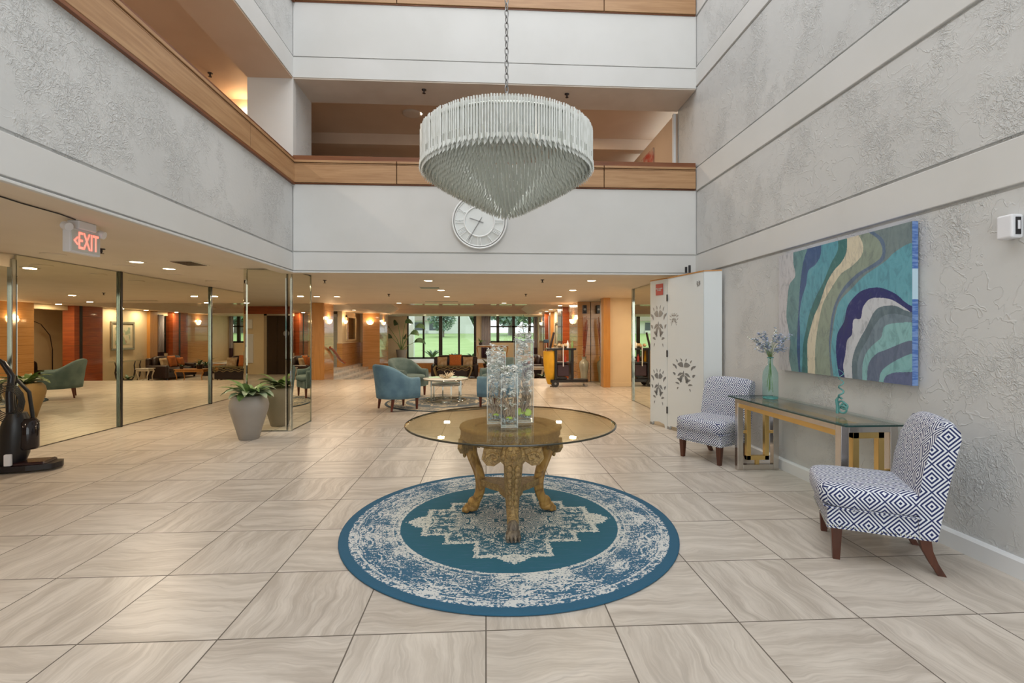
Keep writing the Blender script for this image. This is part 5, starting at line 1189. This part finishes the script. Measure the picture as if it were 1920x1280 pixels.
for i, (x, m_) in enumerate(((.17, 'leaf_light'), (.05, 'white_plastic'), (-.02, 'sign_red'))):
    MB().lathe([(.035, 0), (.035, .13), (.012, .16), (.012, .20)], 12, (x, -.1)).build('spray_bottle', m_, t).location = (0, 0, 1.03 if i < 2 else .66)

# ---- vacuum cleaner
x0, y0, _ = atz(20, 885, 0); x0 += .0
t = thing('vacuum_cleaner', (x0, y0 + .05, 0), .25, 'black upright vacuum cleaner at the far left edge in front of the mirrors', 'vacuum cleaner')
b = MB(); b.prism([(-.20, -.13), (.16, -.15), (.36, -.10), (.40, 0), (.36, .10), (.16, .15), (-.20, .13)], .02, .075); b.build('floor_head', 'black', t, .025, 3)
MB().box(.0, .30, -.12, .12, .06, .10).build('head_cover', mat('vacuum_maroon', (.03, .01, .012), .25)[0], t, .02)
b = MB(); b.loft([[(cx_ + w * math.cos(2 * PI * j / 20) ** 1, .11 * k * math.sin(2 * PI * j / 20), z) for j in range(20)] for z, cx_, w, k in ((.07, -.03, .10, .9), (.18, -.02, .13, 1.1), (.42, .0, .125, 1.1), (.52, .01, .105, 1.0), (.60, .015, .07, .8))]); b.build('body', 'vac_black', t)
b = MB(); b.lathe([(.07, .22), (.082, .24), (.082, .50), (.05, .54)], 20, (.11, 0)); b.build('dust_canister', mat('smoky_canister', (.015, .01, .012), .1, 0)[0], t)
MB().box(.11, .19, -.03, .03, .47, .50).build('canister_latch', 'grey_metal', t, .01)
b = MB(); b.tube([(-.04, 0, .5), (-.05, 0, .8), (-.03, 0, .98), (-.10, 0, 1.12), (-.16, 0, 1.15)], [.035, .03, .028, .026, .03], 10); b.build('handle', 'black', t)
b = MB(); b.tube([(-.03, .09, .15), (-.06, .13, .5), (-.10, .12, .85), (-.02, .07, .93), (.07, .08, .80), (.09, .11, .5), (.04, .12, .2)], .018, 8); b.build('hose', 'black_matte', t)
b = MB()
for k in range(6):
    r = .09 + .012 * k; b.tube([(-.03 + r * math.cos(q * .45), -.06 - .004 * k, .72 + r * 1.3 * math.sin(q * .45)) for q in range(15)], .005, 5)
b.build('power_cord', 'black_matte', t)
MB().box(-.02, .04, -.145, -.11, .08, .2).build('grey_lever', 'white_plastic', t, .01)
for y in (-.14, .12): MB().cyl((-.16, y, .05), (-.16, y + .03, .05), .05, 14).build('wheel', 'black_matte', t)
# wet floor sign seen in the column mirror
t = thing('wet_floor_sign', (-6.0, -1.6, 0), .3, 'yellow folding floor sign reflected in the mirrored column', 'sign')
for s_ in (1, -1):
    b = MB(); b.add([(-.15, s_ * .16, 0), (.15, s_ * .16, 0), (.10, s_ * .02, .62), (-.10, s_ * .02, .62)], [(0, 1, 2, 3)]); b.build('board', 'mop_yellow', t, solid=.012)
# handrail on the left pilaster and arc lamp in the side room
b = MB(); b.tube([(-4.88, 15.25, .98), (-4.88, 15.6, .88), (-4.86, 16.2, .55), (-4.84, 16.6, .42), (-4.80, 16.62, .42)], [.04, .045, .045, .04, .03], 10); r_ = b.build('hand_rail', 'redwood'); tag(r_, 'red-brown wooden handrail sloping down beside the left plank pilaster', 'handrail')
MB().cyl((-4.95, 15.4, .93), (-4.88, 15.4, .93), .012, 8).build('bracket', 'ebony', r_)
t = thing('arc_lamp', (4.5, 18.1, ZL), 0, 'dark arc floor lamp in the side room seen in the left mirror', 'floor lamp')
MB().lathe([(.15, 0), (.15, .03), (.02, .05)], 20).build('base', 'ebony', t); b = MB(); b.tube([(0, 0, .03), (0, 0, 1.3), (0, -.1, 1.8), (0, -.45, 2.2), (0, -.8, 2.32)], [.015, .015, .014, .012, .012], 8); b.build('arched_pole', 'ebony', t); b = MB(); b.ell((0, -.85, 2.30), (.05, .09, .04), 10, 6); b.build('lamp_head', 'ebony', t)

t = thing('notice_board', (-8.2, -2.84, 1.75), 0, 'pale framed notice left of the elevator, reflected in the mirrored column', 'notice'); MB().box(-.12, .12, 0, .02, -.17, .17).build('frame', 'cream', t); MB().box(-.10, .10, .02, .024, -.15, .15).build('sheet', 'sign_white', t)
t = thing('pale_panel', (-8.2, -2.84, .95), 0, 'narrow pale panel standing in for a mirror below the notice by the elevator, reflected in the mirrored column', 'board'); MB().box(-.14, .14, 0, .03, -.55, .45).build('panel', 'white_plastic', t)  # pale panel added where a hall mirror hangs
